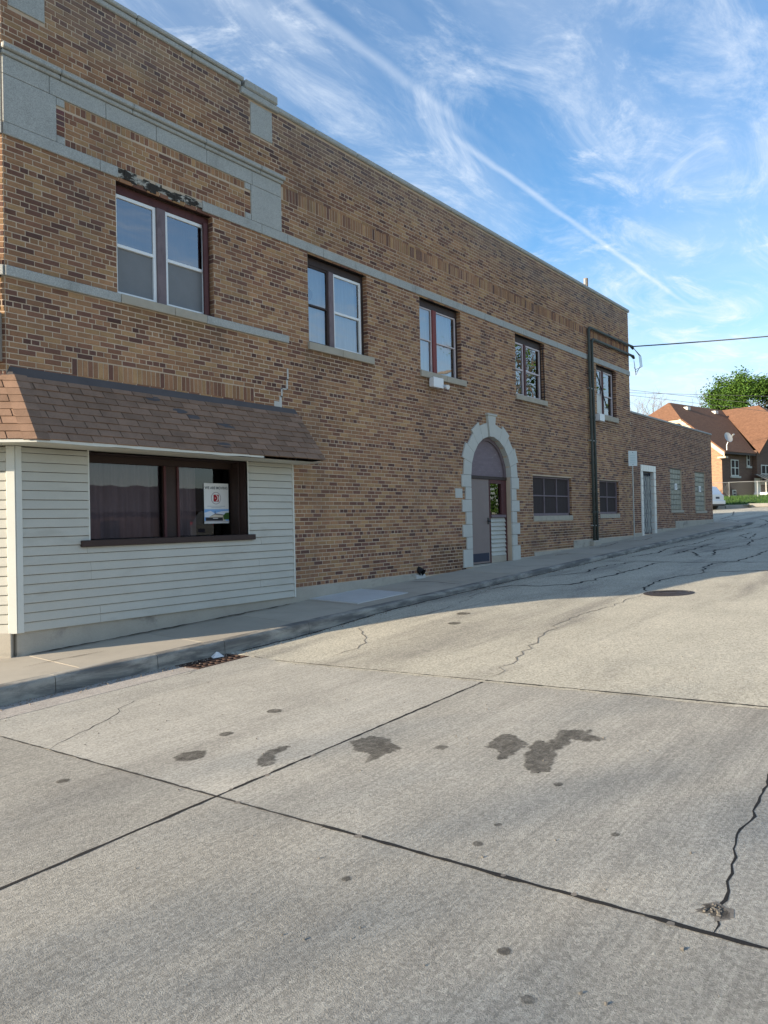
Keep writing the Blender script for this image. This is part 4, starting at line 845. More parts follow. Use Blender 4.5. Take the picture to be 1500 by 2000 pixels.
# ------------------------------------------------------------------ shingled mansard
TOPZ, BOTZ, DOV = 1.885, 1.035, .68
TL_, BL_ = Vector((4.29, -.035, TOPZ)), Vector((4.24, -DOV, BOTZ)); XE = 9.11
mr = MB(); C3 = Vector((CH.x, CH.y, 0)); E3 = 3.1
mr.add([TL_ + Vector((0, .02, -.01)), (XE, -.015, TOPZ - .01), (XE - .004, -DOV + .015, BOTZ - .004), BL_ + Vector((0, .015, -.004))], ((3, 2, 1, 0),))
mr.add([TL_ + Vector((0, .02, -.01)), TL_ + C3 * E3 + Vector((0, .02, -.01)), BL_ + C3 * E3 + Vector((.01, .015, -.004)), BL_ + Vector((0, .015, -.004))], ((0, 1, 2, 3),))
mr.add([(XE - .004, 0, TOPZ), (XE - .004, -.015, TOPZ - .01), (XE - .004, -DOV + .012, BOTZ - .004), (XE - .004, 0, BOTZ - .02)], ((0, 1, 2, 3),))
roof = mr.build('mansard_roof', MT['flash'], bld)
NR = 9
def sh_col(rq): k = rq.uniform(.82, 1.16); return (.235 * k, .150 * k, .103 * k, 1)
def shingle(Pa, Pb, Pc, Pd, nrm, rq, name='shingle'):
    # Pa,Pb upper edge, Pc,Pd lower (butt) edge; butt stands proud
    th = .015 + rq.uniform(0, .005); up = .003
    v = [Pa + nrm * up, Pb + nrm * up, Pc + nrm * th, Pd + nrm * th, Pa, Pb, Pc, Pd]
    b = MB(); b.add(v, ((0, 1, 2, 3)[::-1], (3, 2, 6, 7), (0, 3, 7, 4), (1, 5, 6, 2), (0, 4, 5, 1))); o = b.build(name, MT['shingle'], roof); o.color = sh_col(rq); return o
nF = Vector((0, -(TOPZ - BOTZ), DOV - .035)).normalized()
e1 = BL_ - TL_; nC = C3.cross(e1).normalized(); nC = nC if nC.z > 0 else -nC
rq = random.Random(77); TW = .312; g_ = .006
for r in range(NR):
    t0 = max(0, r / NR - .012); t1 = (r + 1) / NR
    A = TL_.lerp(BL_, t0); Bq = TL_.lerp(BL_, t1)
    off = (r % 2) * TW / 2 + rq.uniform(-.02, .02); x_ = 4.0 + off - TW
    while x_ < XE + .012:
        a, c = x_ + g_, x_ + TW - g_; x_ += TW
        if c > XE + .012: c = XE + .012
        la, lb = max(a, Bq.x), max(a, A.x)
        if c - max(la, lb) < .03: continue
        sag = rq.uniform(-.004, .004)
        shingle(Vector((lb, A.y, A.z)), Vector((c, A.y, A.z)), Vector((c, Bq.y, Bq.z + sag)), Vector((la, Bq.y, Bq.z + sag)), nF, rq)
    u = -TW + off
    while u < E3 - .05:
        a, c = max(0, u + g_), min(E3, u + TW - g_); u += TW
        if c - a < .03: continue
        shingle(A + C3 * c, A + C3 * a, Bq + C3 * a, Bq + C3 * c, nC, rq)
    # hip cap folded over the corner
    b = MB(); wv_ = .15; th = .016; H0, H1 = A, Bq + (Bq - A) * .10
    nm = (nF + nC).normalized(); P = [H0 + C3 * wv_ + nC * .010, H0 + nm * .012, H0 + Vector((wv_, 0, 0)) + nF * .010, H1 + C3 * wv_ + nC * .018, H1 + nm * .022, H1 + Vector((wv_, 0, 0)) + nF * .018, H1 + C3 * wv_, H1, H1 + Vector((wv_, 0, 0))]
    b.add(P, ((0, 3, 4, 1), (1, 4, 5, 2), (3, 6, 7, 4), (4, 7, 8, 5))); o = b.build('hip_shingle', MT['shingle'], roof); o.color = sh_col(rq)
for i, (x_, t) in enumerate(((6.55, .30), (6.75, .38), (7.25, .45), (7.35, .52), (6.2, .12), (7.05, .86))):    # torn spots showing felt
    P = TL_.lerp(BL_, t); b = MB(); q = disc(0, 0, .09, i)
    b.add([Vector((x_ + p[0] * 1.4, P.y, P.z)) + Vector((0, -.607, -.795)) * (p[1] * .55) + nF * .014 for p in q], (tuple(range(8)),)); b.build('torn_patch', MT['flash'], roof)
b = MB(); P = [Vector((4.27, .0, 1.975)), Vector((XE - .02, .0, 1.955)), Vector((XE - .02, -.014, 1.955)), Vector((XE + .01, -.06, 1.86)), Vector((4.28, -.06, 1.862)), Vector((4.27, -.014, 1.975))]
b.add([P[5] + Vector((0, 0, .002)), P[2], P[3], P[4]], ((0, 1, 2, 3)[::-1],)); b.add([P[0], P[1], P[2], P[5]], ((0, 1, 2, 3),)); b.add([P[5], P[4], P[4] + C3 * E3, P[5] + C3 * E3], ((0, 1, 2, 3)[::-1],)); b.build('flashing', MT['flash'], roof)
# soffit and drip edge
b = MB(); zsft = 1.005
b.add([(BL_.x, -DOV + .03, zsft), (XE - .01, -DOV + .03, zsft - .012), (XE - .01, 0, zsft - .012), (4.25, 0, zsft)], ((0, 1, 2, 3),))
b.add([(BL_.x, -DOV + .03, zsft), (4.25, 0, zsft), (4.25 + C3.x * E3, C3.y * E3, zsft), (BL_.x + C3.x * E3, -DOV + .03 + C3.y * E3, zsft)], ((0, 1, 2, 3),)); b.build('soffit', MT['soffit'], roof)
b = MB(); n = 24
for i in range(n):
    xa = BL_.x + (7.75 - BL_.x) * i / n; xb = BL_.x + (7.75 - BL_.x) * (i + 1) / n
    da = .006 * (vnoise(xa * 3, 1, 2) - .5) * 2; db = .006 * (vnoise(xb * 3, 1, 2) - .5) * 2
    b.quad((xa, -DOV + .004, BOTZ + .008), (xb, -DOV + .004, BOTZ + .008), (xb, -DOV + .006, zsft - .004 + db), (xa, -DOV + .006, zsft - .004 + da)); b.quad((xa, -DOV + .006, zsft - .004 + da), (xb, -DOV + .006, zsft - .004 + db), (xb, -DOV + .05, zsft - .002 + db), (xa, -DOV + .05, zsft - .002 + da))
b.add([(BL_.x, -DOV + .004, BOTZ + .008), (BL_.x, -DOV + .006, zsft - .004), (BL_.x + C3.x * E3, -DOV + C3.y * E3, zsft - .004), (BL_.x + C3.x * E3, -DOV + C3.y * E3, BOTZ + .008)], ((0, 1, 2, 3),)); b.build('fascia', MT['trim'], roof)
# old wooden box and cable on the cut side
c = PC + CH * .30 + NCH * .07; b = MB(); b.obox(Vector((c.x, c.y, 2.32)), Vector((CH.x, CH.y, 0)), Vector((-NCH.x, -NCH.y, 0)), Vector((0, 0, 1)), .26, .07, .30, .01); o = b.build('wooden_box', MT['wood']); tag(o, 'weathered wooden box on the cut corner above the mansard roof', 'box')
b = MB(); c = PC + CH * .06 + NCH * .03; b.tube([(c.x, c.y, 3.3), (c.x + .01, c.y, 3.1), (c.x - .02, c.y + .02, 2.9), (c.x, c.y, 2.65)], .018, 6); tag(b.build('cable', MT['black']), 'short black cable hanging at the brick corner above the wooden box', 'cable')
#@@ANNEX

# ------------------------------------------------------------------ single-storey annex
AXR = 35.42
an = thing('brick_annex', (30.4, 4, zs(30.4)), 'low single-storey brick annex joined to the far end of the two-storey building', 'building')
GB = [(29.47, 30.92, .17, 1.79), (32.75, 34.27, .13, 1.77)]
DO = (26.34, 27.50, -.68, 1.56)
AF = [(25.32, 26.13, -.63), (27.72, 29.95, -.52), (29.95, AXR, -.27)]
def ablock(z):
    r = []
    for (a, c, zb, zt) in GB:
        if zb - .11 < z < zt: r.append((a, c))
    if z < 1.78: r.append((26.14, 27.71))
    for a, c, t in AF:
        if z < t: r.append((a, c))
    return r
am = MB(); rr = random.Random(99); PA = Vector((0, .0))
def apal(x, z, h):
    c = pal(x, z, h, rr); k = .80; n = vnoise(x * .5, z * .8, 61)
    return (c[0] * k * (.9 + .2 * n), c[1] * k * .93 * (.9 + .2 * n), c[2] * k * (.95 + .2 * n))
for q in lay(PA, DX, NF, XR + .004, AXR, -1.0, 3.52, ablock, rr, .06): brick_geo(am, PA, DX, NF, *q[:4], rr.uniform(-.003, .003), apal(q[0], q[2], q[4]))
PE = Vector((AXR, 0))
for q in lay(PE, Vector((0, 1)), Vector((1, 0)), .0, 6, -.6, 3.52, lambda z: [], rr): brick_geo(am, PE, Vector((0, 1)), Vector((1, 0)), *q[:4], rr.uniform(-.002, .002), apal(q[0], q[2], q[4]))
tag(am.build('brickwork', MT['brick_a'], an, tint=True), kind='stuff')
holes = [[(a, zb), (c, zb), (c, zt), (a, zt)] for (a, c, zb, zt) in GB + [DO]]
polys = [[Vector((p[0], p[1], 0)) for p in ((XR, -1.1), (AXR - .009, -1.1), (AXR - .009, 3.53), (XR, 3.53))]] + [[Vector((p[0], p[1], 0)) for p in h] for h in holes]
wl = MB(); wl.add([(p.x, YM, p.y) for pl in polys for p in pl], tessellate_polygon(polys))
for h in holes:
    for i in range(4):
        a, c = h[i], h[(i + 1) % 4]; wl.quad((a[0], YM, a[1]), (c[0], YM, c[1]), (c[0], .4, c[1]), (a[0], .4, a[1]))
wl.quad((AXR - .009, YM, -1.1), (AXR - .009, 12, -1.1), (AXR - .009, 12, 3.53), (AXR - .009, YM, 3.53)); wl.quad((XR, 12, -1.1), (AXR, 12, -1.1), (AXR, 12, 3.53), (XR, 12, 3.53)); wl.quad((XR, .03, 3.4), (AXR - .01, .03, 3.4), (AXR - .01, 12, 3.4), (XR, 12, 3.4))
wl.build('wall', MT['mortar'], an)
xs_ = [XR + .05, 26.4, 27.5, 28.6, 29.7, 30.8, 31.9, 33.0, 34.1, AXR + .03]
for a, c in zip(xs_, xs_[1:]): stone(a, c, 3.525, 3.60, .035, 'coping_tile', 'stone', depth=.28, bev=.018, parent=an)
for a, c, t in AF: b = MB(); b.box(a + .002, c - .002, -.03, .05, -1.2, t, .008); b.build('foundation', MT['fdn'], an)
# doorway with glazed jamb blocks and folding gate
lw = (27.72 - 26.15) / 6
for k in range(6): stone(26.15 + k * lw, 26.15 + (k + 1) * lw, 1.56, 1.785, .03, 'lintel_block', 'tilewhite', depth=.2, parent=an)
z = -.80; k = 0
while z < 1.55:
    z1 = min(z + .262, 1.558)
    for (a, c) in ((26.145, 26.345), (27.495, 27.705)): 
        b = MB(); b.box(a, c, -.03, .22, z + .003, z1 - .003, .012); b.build('jamb_block', MT['tilewhite'], an)
    z += .262
dg = bars([(26.345, 26.39, -.70, 1.55), (27.44, 27.495, -.70, 1.55), (26.39, 27.44, 1.48, 1.55)], .10, .14, .004).build('side_door', MT['navy'], an)
b = MB(); b.box(26.39, 27.44, .165, .20, -.70, 1.48); b.build('door_leaf', MT['navy'], dg)
b = MB(); b.box(27.36, 27.43, .14, .16, -.70, 1.40, .004); b.build('door_edge', MT['trim'], dg)
nb = 9
for i in range(nb):                             # scissor gate: verticals and crossing slats
    X = 26.40 + 1.0 * i / (nb - 1); b = MB(); b.box(X - .007, X + .007, .055, .07, -.64, 1.42); b.build('gate_bar', MT['trim'], dg)
for i in range(nb - 1):
    for k in range(6):
        X = 26.40 + 1.0 * i / (nb - 1); X2 = 26.40 + 1.0 * (i + 1) / (nb - 1); zb = -.60 + k * .335
        b = MB(); s = 1 if (i + k) % 2 == 0 else -1
        b.tube([(X, .05, zb if s > 0 else zb + .30), (X2, .05, zb + .30 if s > 0 else zb)], .006, 4); b.build('gate_slat', MT['trim'], dg)
b = MB(); b.box(26.145, 27.70, -.02, .4, -1.0, -.70, .006); b.build('threshold', MT['fdn'], an)
for (a, c, zb, zt) in GB:                        # glass-block windows
    gw = bars([(a, a + .02, zb, zt), (c - .02, c, zb, zt)], .03, .1, .003).build('glass_block_window', MT['mortar'], an)
    nx_, nz_ = 7, 8; w_ = (c - a - .04) / nx_; h_ = (zt - zb) / nz_
    for i in range(nx_):
        for j in range(nz_):
            if i == 3 and j == 4: continue
            b = MB(); b.box(a + .02 + i * w_ + .006, a + .02 + (i + 1) * w_ - .006, .035, .11, zb + j * h_ + .006, zb + (j + 1) * h_ - .006, .022); b.build('glass_block', MT['glassblock'], gw)
    b = MB(); b.quad((a, .07, zb), (c, .07, zb), (c, .07, zt), (a, .07, zt)); b.build('block_mortar', MT['fdn'], gw)
    X = a + .02 + 3 * w_; Z = zb + 4 * h_
    bars([(X - .02, X + w_ + .02, Z - .01, Z + .03), (X - .02, X + w_ + .02, Z + h_ - .02, Z + h_ + .03), (X - .02, X + .03, Z + .03, Z + h_ - .02), (X + w_ - .03, X + w_ + .02, Z + .03, Z + h_ - .02)], .005, .06, .003).build('vent', MT['white'], gw)
    b = MB(); b.box(X, X + w_, .055, .068, Z, Z + h_); b.build('vent_flap', MT['galv'], gw)
    xs_ = [a - .03, a + .5, a + 1.0, c + .12]
    for p, q in zip(xs_, xs_[1:]): stone(p, q, zb - .11, zb, .03, 'window_sill', 'sillstone', depth=.1, parent=an)
    stone(a - .03, c + .03, zt, zt + .025, .004, 'steel_lintel', 'black', depth=.1, bev=.002, parent=an)
b = MB(); b.tube([(26.0, .6, 3.4), (26.0, .6, 3.86)], .07, 10); b.tube([(26.0, .6, 3.84), (26.0, .6, 3.9)], .095, 10); tag(b.build('roof_vent', MT['black']), 'small black vent pipe on the annex roof', 'vent')
# ------------------------------------------------------------------ things on the wall
def conduit(xp, ztop, xend, r, label, head):
    t = thing('conduit', (xp, -.08, zw(xp, -.08)), label, 'conduit', 'service conduits on the wall')
    zt_ = ztop; y = -.075; R0 = .14
    pts = [(xp, y, zw(xp, y) - .02), (xp, y, 2), (xp - .05, y, 4.0), (xp - .05, y, zt_ - R0)] + [(xp - .05 + R0 * (1 - math.cos(a)), y, zt_ - R0 + R0 * math.sin(a)) for a in (.5, 1.0, 1.57)]
    pts += [(xend, y, zt_ + .03)]
    b = MB(); b.tube(pts, r, 10); b.build('pipe', MT['pipe'], t, smooth=True)
    for zz in (.1, 1.6, 3.0, 4.4): b = MB(); b.tube([(xp - .012 * zz, y, zz), (xp - .012 * zz, y, zz + .06)], r + .012, 10); b.build('collar', MT['pipe'], t)
    for zz in (-.3, 2.3, 3.9): b = MB(); b.box(xp - r - .06, xp + r + .06, y - r * .2, .0, zz, zz + .03, .004); b.build('clamp', MT['galv'], t)
    b = MB(); b.tube([(xend - .02, y, zt_ + .03), (xend + .10, y, zt_ + .02), (xend + .18, y - .01, zt_ - .04)], [r, r * 1.35, r * .9], 10); b.build('weatherhead', MT['black'], t)
    return t
conduit(21.76, 5.79, 25.34, .043, 'taller of two dark green conduits climbing the wall and turning to the corner', 0)
conduit(21.99, 5.47, 25.40, .043, 'shorter of two dark green conduits, bending below the other at the top', 0)
b = MB(); b.box(21.55, 22.1, -.16, .0, zs(21.8) - .1, -.74, .03); tag(b.build('conduit_footing', MT['fdn']), 'small concrete footing where the green conduits meet the sidewalk', 'footing')
jb = thing('junction_box', (13.38, 0, 2.86), 'white junction box with a little camera under the third upper window', 'box')
b = MB(); b.box(13.17, 13.52, -.13, -.01, 2.865, 3.06, .014); b.build('box', MT['white'], jb); b = MB(); b.box(13.155, 13.535, -.15, -.13, 2.855, 3.07, .006); b.build('lid', MT['white'], jb)
b = MB(); b.tube([(13.68, .0, 2.93), (13.68, -.06, 2.93)], .03, 8); b.tube([(13.66, -.06, 2.925), (13.60, -.22, 2.885)], [.045, .05], 12); b.build('security_camera', MT['white'], jb)
b = MB(); b.tube([(13.62, -.03, 2.95), (13.63, -.05, 3.12)], .008, 5); b.build('antenna', MT['white'], jb)
jb = thing('utility_box', (22.4, 0, 2.97), 'white box beside the conduits under the last upper window', 'box')
b = MB(); b.box(22.20, 22.56, -.16, -.012, 2.965, 3.17, .012); b.build('box', MT['white'], jb); b = MB(); b.box(22.19, 22.57, -.178, -.16, 2.958, 3.177, .006); b.build('lid', MT['white'], jb)
# wires
def wire(pa, pb, sag, r, label, n=14, cat='wire', group=None, name='overhead_wire'):
    pa, pb = Vector(pa), Vector(pb); b = MB(); b.tube([pa.lerp(pb, i / n) - Vector((0, 0, sag * 4 * (i / n) * (1 - i / n))) for i in range(n + 1)], r, 5); o = b.build(name, MT['wire']); tag(o, label, cat, group); return o
wire((25.45, -.10, 5.82), (36.5, -14, 7.3), .18, .022, 'thick service cable running right from the upper conduit head', group=None)
dl = MB()
for k in range(3): 
    s = .10 * k; dl.tube([(25.52, -.085, 5.80), (25.75 + s, -.2, 5.55), (25.85 + s, -.2, 5.2), (25.62, -.12, 4.85 + .1 * k), (25.52, -.10, 5.35 if k < 2 else 5.1)], .009, 5)
tag(dl.build('drip_loop', MT['wire']), 'loops of thin wire hanging from the conduit heads at the corner', 'wire')
# parking sign
sx, sy = 24.72, -.24; sz = zw(sx, sy)
sg = thing('street_sign', (sx, sy, sz), 'small faded white street sign on a thin grey post before the annex door', 'sign')
b = MB(); b.box(sx - .025, sx + .025, sy - .012, sy + .012, sz - .05, 2.14, .004); b.build('post', MT['galv'], sg)
d_ = Vector((sx, sy - CAMY, 0)).normalized(); ax = Vector((.80, -.60, 0)); nn = Vector((-.60, -.80, 0)); c0 = Vector((sx, sy, 1.905)) + nn * .025
b = MB(); b.obox(c0, ax, -nn, Vector((0, 0, 1)), .165, .003, .255, .002); b.build('plate', M_('sign_white', (.62, .68, .66), .45, .05, 8, .03, 60, 0, spec=.5), sg)
sgm = M_('sign_faded_print', (.50, .60, .58), .5, .05, 8, .03, 60, 0)
for z_, h_ in ((.10, .028), (.035, .022), (-.02, .018), (-.075, .03), (-.14, .018)):
    b = MB(); b.obox(c0 + nn * .004 + Vector((0, 0, z_)), ax, -nn, Vector((0, 0, 1)), .10, .0008, h_ * .5); b.build('faded_line', sgm, sg)
bm_ = M_('sign_border', (.74, .76, .72), .45, .03, 8, .02, 60, 0)
for u, z_, hu, hz_ in ((0, .235, .15, .006), (0, -.235, .15, .006), (-.148, 0, .006, .23), (.148, 0, .006, .23)):
    b = MB(); b.obox(c0 + nn * .0045 + ax * u + Vector((0, 0, z_)), ax, -nn, Vector((0, 0, 1)), hu, .0008, hz_); b.build('border', bm_, sg)
for z_ in (.20, -.20): b = MB(); p = c0 + Vector((0, 0, z_)); b.tube([p, p + nn * .012], .012, 8); b.build('bolt', MT['black'], sg)

# ------------------------------------------------------------------ beyond the annex: lawn, house, fence, car, trees
def glz(X, Y): return zs(X) + .10 + .5 * sm((X - 56) / 9)
LAWN = [(54.6, 12), (55.6, 8), (56.5, 4.6), (58.2, 2.0), (62, -2.5), (70, -9), (95, -12), (120, -12), (120, 45), (54.6, 45)]
def inpoly(x, y, P):
    r = False; n = len(P)
    for i in range(n):
        a, c = P[i], P[(i + 1) % n]
        if (a[1] > y) != (c[1] > y) and x < (c[0] - a[0]) * (y - a[1]) / (c[1] - a[1]) + a[0]: r = not r
    return r
lw_ = MB(); st = 1.0; gridv = {}
def gv(i, j):
    if (i, j) not in gridv:
        x, y = 53 + i * st, -13 + j * st; gridv[(i, j)] = len(lw_.v); lw_.v.append((x, y, glz(x, y) + .05 * (vnoise(x, y, 8) - .5)))
    return gridv[(i, j)]
for i in range(67):
    for j in range(58):
        x, y = 53 + (i + .5) * st, -13 + (j + .5) * st
        if inpoly(x, y, LAWN): lw_.f.append((gv(i, j), gv(i + 1, j), gv(i + 1, j + 1), gv(i, j + 1))); lw_.c.append((1, 1, 1))
lawn = tag(lw_.build('lawn', MT['grass']), kind='structure')
b = MB(); E_ = LAWN[:7]
for p, q in zip(E_, E_[1:]):
    p, q = Vector(p), Vector(q); d = (q - p).normalized(); L = (q - p).length; n = max(1, int(L / 1.2)); nr = Vector((d.y, -d.x))
    for k in range(n):
        c = p + d * (L * (k + .5) / n); zc_ = glz(c.x, c.y); b2 = MB(); b2.obox(Vector((c.x, c.y, zc_ - .06)), Vector((d.x, d.y, .0)), Vector((-d.y, d.x, 0)), Vector((0, 0, 1)), L / n / 2 - .01, .12, .13, .02); b2.build('kerb_stone', MT['walk'], lawn).color = (.36, .34, .30, 1)
rq = random.Random(12); gs = MB()
for k in range(9000):
    x = rq.uniform(54, 68); y = rq.uniform(-6, 9)
    if not inpoly(x, y, LAWN): continue
    z = glz(x, y) - .02; a = rq.uniform(0, 3.14); h = rq.uniform(.08, .2); w_ = rq.uniform(.02, .05); l_ = rq.uniform(-.06, .06)
    gs.add([(x - w_ * math.cos(a), y - w_ * math.sin(a), z), (x + w_ * math.cos(a), y + w_ * math.sin(a), z), (x + l_, y + l_, z + h)], ((0, 1, 2),))
tag(gs.build('grass', MT['grass']), 'short green grass on the lawn before the far brick house', 'grass', kind='stuff')
# ---- house, turned a little towards the street
HF = Vector((.972, -.235)); HG = Vector((.235, .972)); HC = Vector((66.2, 7.1)); HZ = glz(67, 8) - .1
MT['hbrick'] = None
def brickmat(name, c1, c2, mo, sc_):
    mt = bpy.data.materials.new(name); mt.use_nodes = True; t = mt.node_tree; p = t.nodes['Principled BSDF']; p.inputs['Roughness'].default_value = .9
    tcn = nd(t, 'ShaderNodeNewGeometry'); sp = nd(t, 'ShaderNodeSeparateXYZ'); t.links.new(tcn.outputs['Position'], sp.inputs[0]); cb = nd(t, 'ShaderNodeCombineXYZ')
    t.links.new(mth(t, 'ADD', mth(t, 'MULTIPLY', sp.outputs['X'], .8), sp.outputs['Y']), cb.inputs[0]); t.links.new(sp.outputs['Z'], cb.inputs[1])
    br = nd(t, 'ShaderNodeTexBrick', inp={'Color1': (*c1, 1), 'Color2': (*c2, 1), 'Mortar': (*mo, 1), 'Scale': sc_, 'Mortar Size': .012, 'Brick Width': .5, 'Row Height': .17}); t.links.new(cb.outputs[0], br.inputs['Vector']); t.links.new(br.outputs['Color'], p.inputs['Base Color']); return mt
MT['hbrick'] = brickmat('house_brick', (.34, .19, .105), (.22, .115, .07), (.34, .28, .22), 2.1)
MT['hfront'] = brickmat('house_front_brick', (.15, .085, .058), (.11, .06, .044), (.18, .14, .11), 2.1)  # darker brick tones for the front and wing walls
MT['hroof'] = M_('house_shingles', (.17, .09, .055), .95, .12, 1.5, .30, 5, .3, 6, stretch=(1, 1, 3))
MT['hfascia'] = M_('house_fascia', (.52, .45, .33), .7, .05, 3, .03, 30, 0)
hs = thing('brick_house', (HC.x, HC.y, HZ), 'brown brick house with clipped gable roofs on the lawn past the annex', 'house')
def hp(s, q, z): v = HC + HF * s + HG * q; return Vector((v.x, v.y, z))
EZ, RZ = 5.45, 10.1
def hbox(s0, s1, q0, q1, z0, z1, name, mat, parent=hs, bev=0):
    b = MB(); b.obox(hp((s0 + s1) / 2, (q0 + q1) / 2, (z0 + z1) / 2), Vector((HF.x, HF.y, 0)), Vector((HG.x, HG.y, 0)), Vector((0, 0, 1)), abs(s1 - s0) / 2, abs(q1 - q0) / 2, (z1 - z0) / 2, bev); return b.build(name, MT[mat] if isinstance(mat, str) else mat, parent)
b = MB(); JZ = 8.35; k = (JZ - EZ) / (RZ - EZ) * 5.6
b.add([hp(0, 0, HZ - .5), hp(0, 11.2, HZ - .5), hp(0, 11.2, EZ), hp(0, 11.2 - k, JZ), hp(0, k, JZ), hp(0, 0, EZ)], ((0, 1, 2, 3, 4, 5),)); b2 = MB(); b2.add([hp(0, 0, HZ - .5), hp(11, 0, HZ - .5), hp(11, 0, EZ), hp(0, 0, EZ)], ((0, 1, 2, 3),)); b2.build('front_wall', MT['hfront'], hs)
b.add([hp(0, 11.2, HZ - .5), hp(11, 11.2, HZ - .5), hp(11, 11.2, EZ), hp(0, 11.2, EZ)], ((0, 1, 2, 3),)); b.build('wall', MT['hbrick'], hs)
b = MB(); b.add([hp(5.3, -.4, HZ - .5), hp(17, -.4, HZ - .5), hp(17, -.4, EZ), hp(17 - 4.3, -.4, JZ), hp(5.3 + 4.3, -.4, JZ), hp(5.3, -.4, EZ)], ((0, 1, 2, 3, 4, 5),)); b.add([hp(5.3, -.4, HZ - .5), hp(5.3, .1, HZ - .5), hp(5.3, .1, EZ), hp(5.3, -.4, EZ)], ((0, 1, 2, 3),)); b.add([hp(17, -.4, HZ - .5), hp(17, 11, HZ - .5), hp(17, 11, EZ), hp(17, -.4, EZ)], ((0, 1, 2, 3),)); b.build('wing_wall', MT['hfront'], hs)
def slope(P, name='roof'):
    n = len(P); nrm = (P[1] - P[0]).cross(P[2] - P[0]).normalized(); nrm = nrm if nrm.z > 0 else -nrm
    b = MB(); b.add([p + nrm * .08 for p in P] + [p - nrm * .02 for p in P], [tuple(range(n)), tuple(range(n, 2 * n))[::-1]] + [(i, (i + 1) % n, n + (i + 1) % n, n + i) for i in range(n)]); return b.build(name, MT['hroof'], hs)
sl = (RZ - EZ) / 5.6; ov = .45; EO = EZ - ov * sl; JO = JZ
qk = (JO - EZ) / sl
R0 = hp(1.6, 5.6, RZ); R1 = hp(11.1, 5.6, RZ)
slope([hp(-.35, -ov, EO), hp(5.0, -ov, EO), hp(11.1, 5.6, RZ), R0, hp(-.35, qk, JO)])
slope([hp(-.35, 11.2 + ov, EO), hp(11.1, 11.2 + ov, EO), R1, R0, hp(-.35, 11.2 - qk, JO)])
slope([hp(-.38, qk - .2, JO - .12), hp(-.38, 11.2 - qk + .2, JO - .12), R0 + Vector((0, 0, .01))])
WL, WR_, WM = 4.94, 17.3, 11.1; wsl = (RZ - EO) / (WM - WL); sk = (JO - EO) / wsl
W0 = hp(WM, 2.1, RZ); W1 = hp(WM, 11, RZ)
slope([hp(WL, -.82, EO), hp(WL + sk, -.82, JO), W0, W1 if False else hp(WM, 5.6, RZ)])
slope([hp(WR_, -.82, EO), hp(WR_ - sk, -.82, JO), W0, W1, hp(WR_, 11, EO)])
slope([hp(WL + sk - .2, -.85, JO - .1), hp(WR_ - sk + .2, -.85, JO - .1), W0 + Vector((0, 0, .01))])
def rake(p, q, dz=.32):
    b = MB(); d = (q - p); t = Vector((HF.x, HF.y, 0)) * .05; P = [p, q, q - Vector((0, 0, dz)), p - Vector((0, 0, dz))]; b.add([v - t for v in P] + [v + t for v in P], ((0, 1, 2, 3), (7, 6, 5, 4), (0, 4, 5, 1), (2, 6, 7, 3), (0, 3, 7, 4), (1, 5, 6, 2))); b.build('rake_board', MT['hfascia'], hs)
rake(hp(-.38, -ov, EO - .02), hp(-.38, qk, JO - .04), .38); rake(hp(-.38, 11.2 + ov, EO - .02), hp(-.38, 11.2 - qk, JO - .04), .38); rake(hp(-.40, qk - .2, JO - .14), hp(-.40, 11.2 - qk + .2, JO - .14), .3)
b = MB(); b.add([hp(-.36, -ov, EO - .03), hp(0, -ov, EO - .03), hp(0, qk, JO - .1), hp(-.36, qk, JO - .1)], ((0, 1, 2, 3),)); b.build('rake_soffit', MT['hfascia'], hs)
hbox(-.3, 4.9, -ov - .05, -ov + .05, EO - .14, EO + .02, 'gutter', 'winbrown'); hbox(-.45, .0, -ov - .1, .15, EO - .5, EO - .36, 'eave_return', 'hfascia')
hbox(-.06, .0, 4.0, 6.2, 7.35, 7.95, 'gable_vent', 'black')
hbox(5.6, 6.3, 6.6, 7.4, RZ - .9, RZ + .12, 'chimney', 'hbrick')
for s in (3.4, 8.4):
    p = hp(s, 4.9, RZ - .45); b = MB(); b.obox(p, Vector((HF.x, HF.y, 0)), Vector((HG.x, HG.y, 0)), Vector((0, 0, 1)), .28, .22, .16, .04); b.build('roof_vent', MT['trim'], hs)
def hwin(s0, s1, z0, z1, q=0, dbl=False):
    fr = hbox(s0, s1, q - .05, q + .02, z0, z1, 'window', 'trim')
    mids = [s0, (s0 + s1) / 2, s1] if dbl else [s0, s1]
    for a, c in zip(mids, mids[1:]):
        zm = (z0 + z1) / 2
        for (za, zb) in ((z0 + .09, zm - .04), (zm + .04, z1 - .08)): hbox(a + .09, c - .09, q - .065, q - .03, za, zb, 'pane', 'dkscreen', fr)
    hbox(s0 - .1, s1 + .25, q - .12, q, z0 - .16, z0, 'sill', 'limestone', fr)
hwin(1.45, 2.75, 3.15, 4.55, 0, True); hwin(4.25, 4.75, 4.05, 5.15, 0); hwin(6.0, 7.6, 2.6, 4.2, -.4, True); hwin(1.6, 2.2, HZ + .15, HZ + .7, 0)
for k in range(8):
    b = MB(); s0 = 4.6 + k * .34; P = [hp(s0, -.42, 3.35), hp(s0 + .33, -.42, 3.35), hp(s0 + .33, -1.5, 2.75), hp(s0, -1.5, 2.75), hp(s0 + .33, -1.5, 2.5), hp(s0, -1.5, 2.5)]
    b.add(P, ((0, 1, 2, 3), (3, 2, 4, 5))); b.build('awning_strip', MT['hfascia'] if k % 2 else MT['winbrown'], hs)
for s in (4.7, 6.0): b = MB(); b.tube([hp(s, -1.4, HZ), hp(s, -1.4, 2.6)], .04, 6); b.build('awning_post', MT['trim'], hs)
hbox(4.75, 5.75, -.46, -.40, 1.0, 3.0, 'house_door', 'trim')
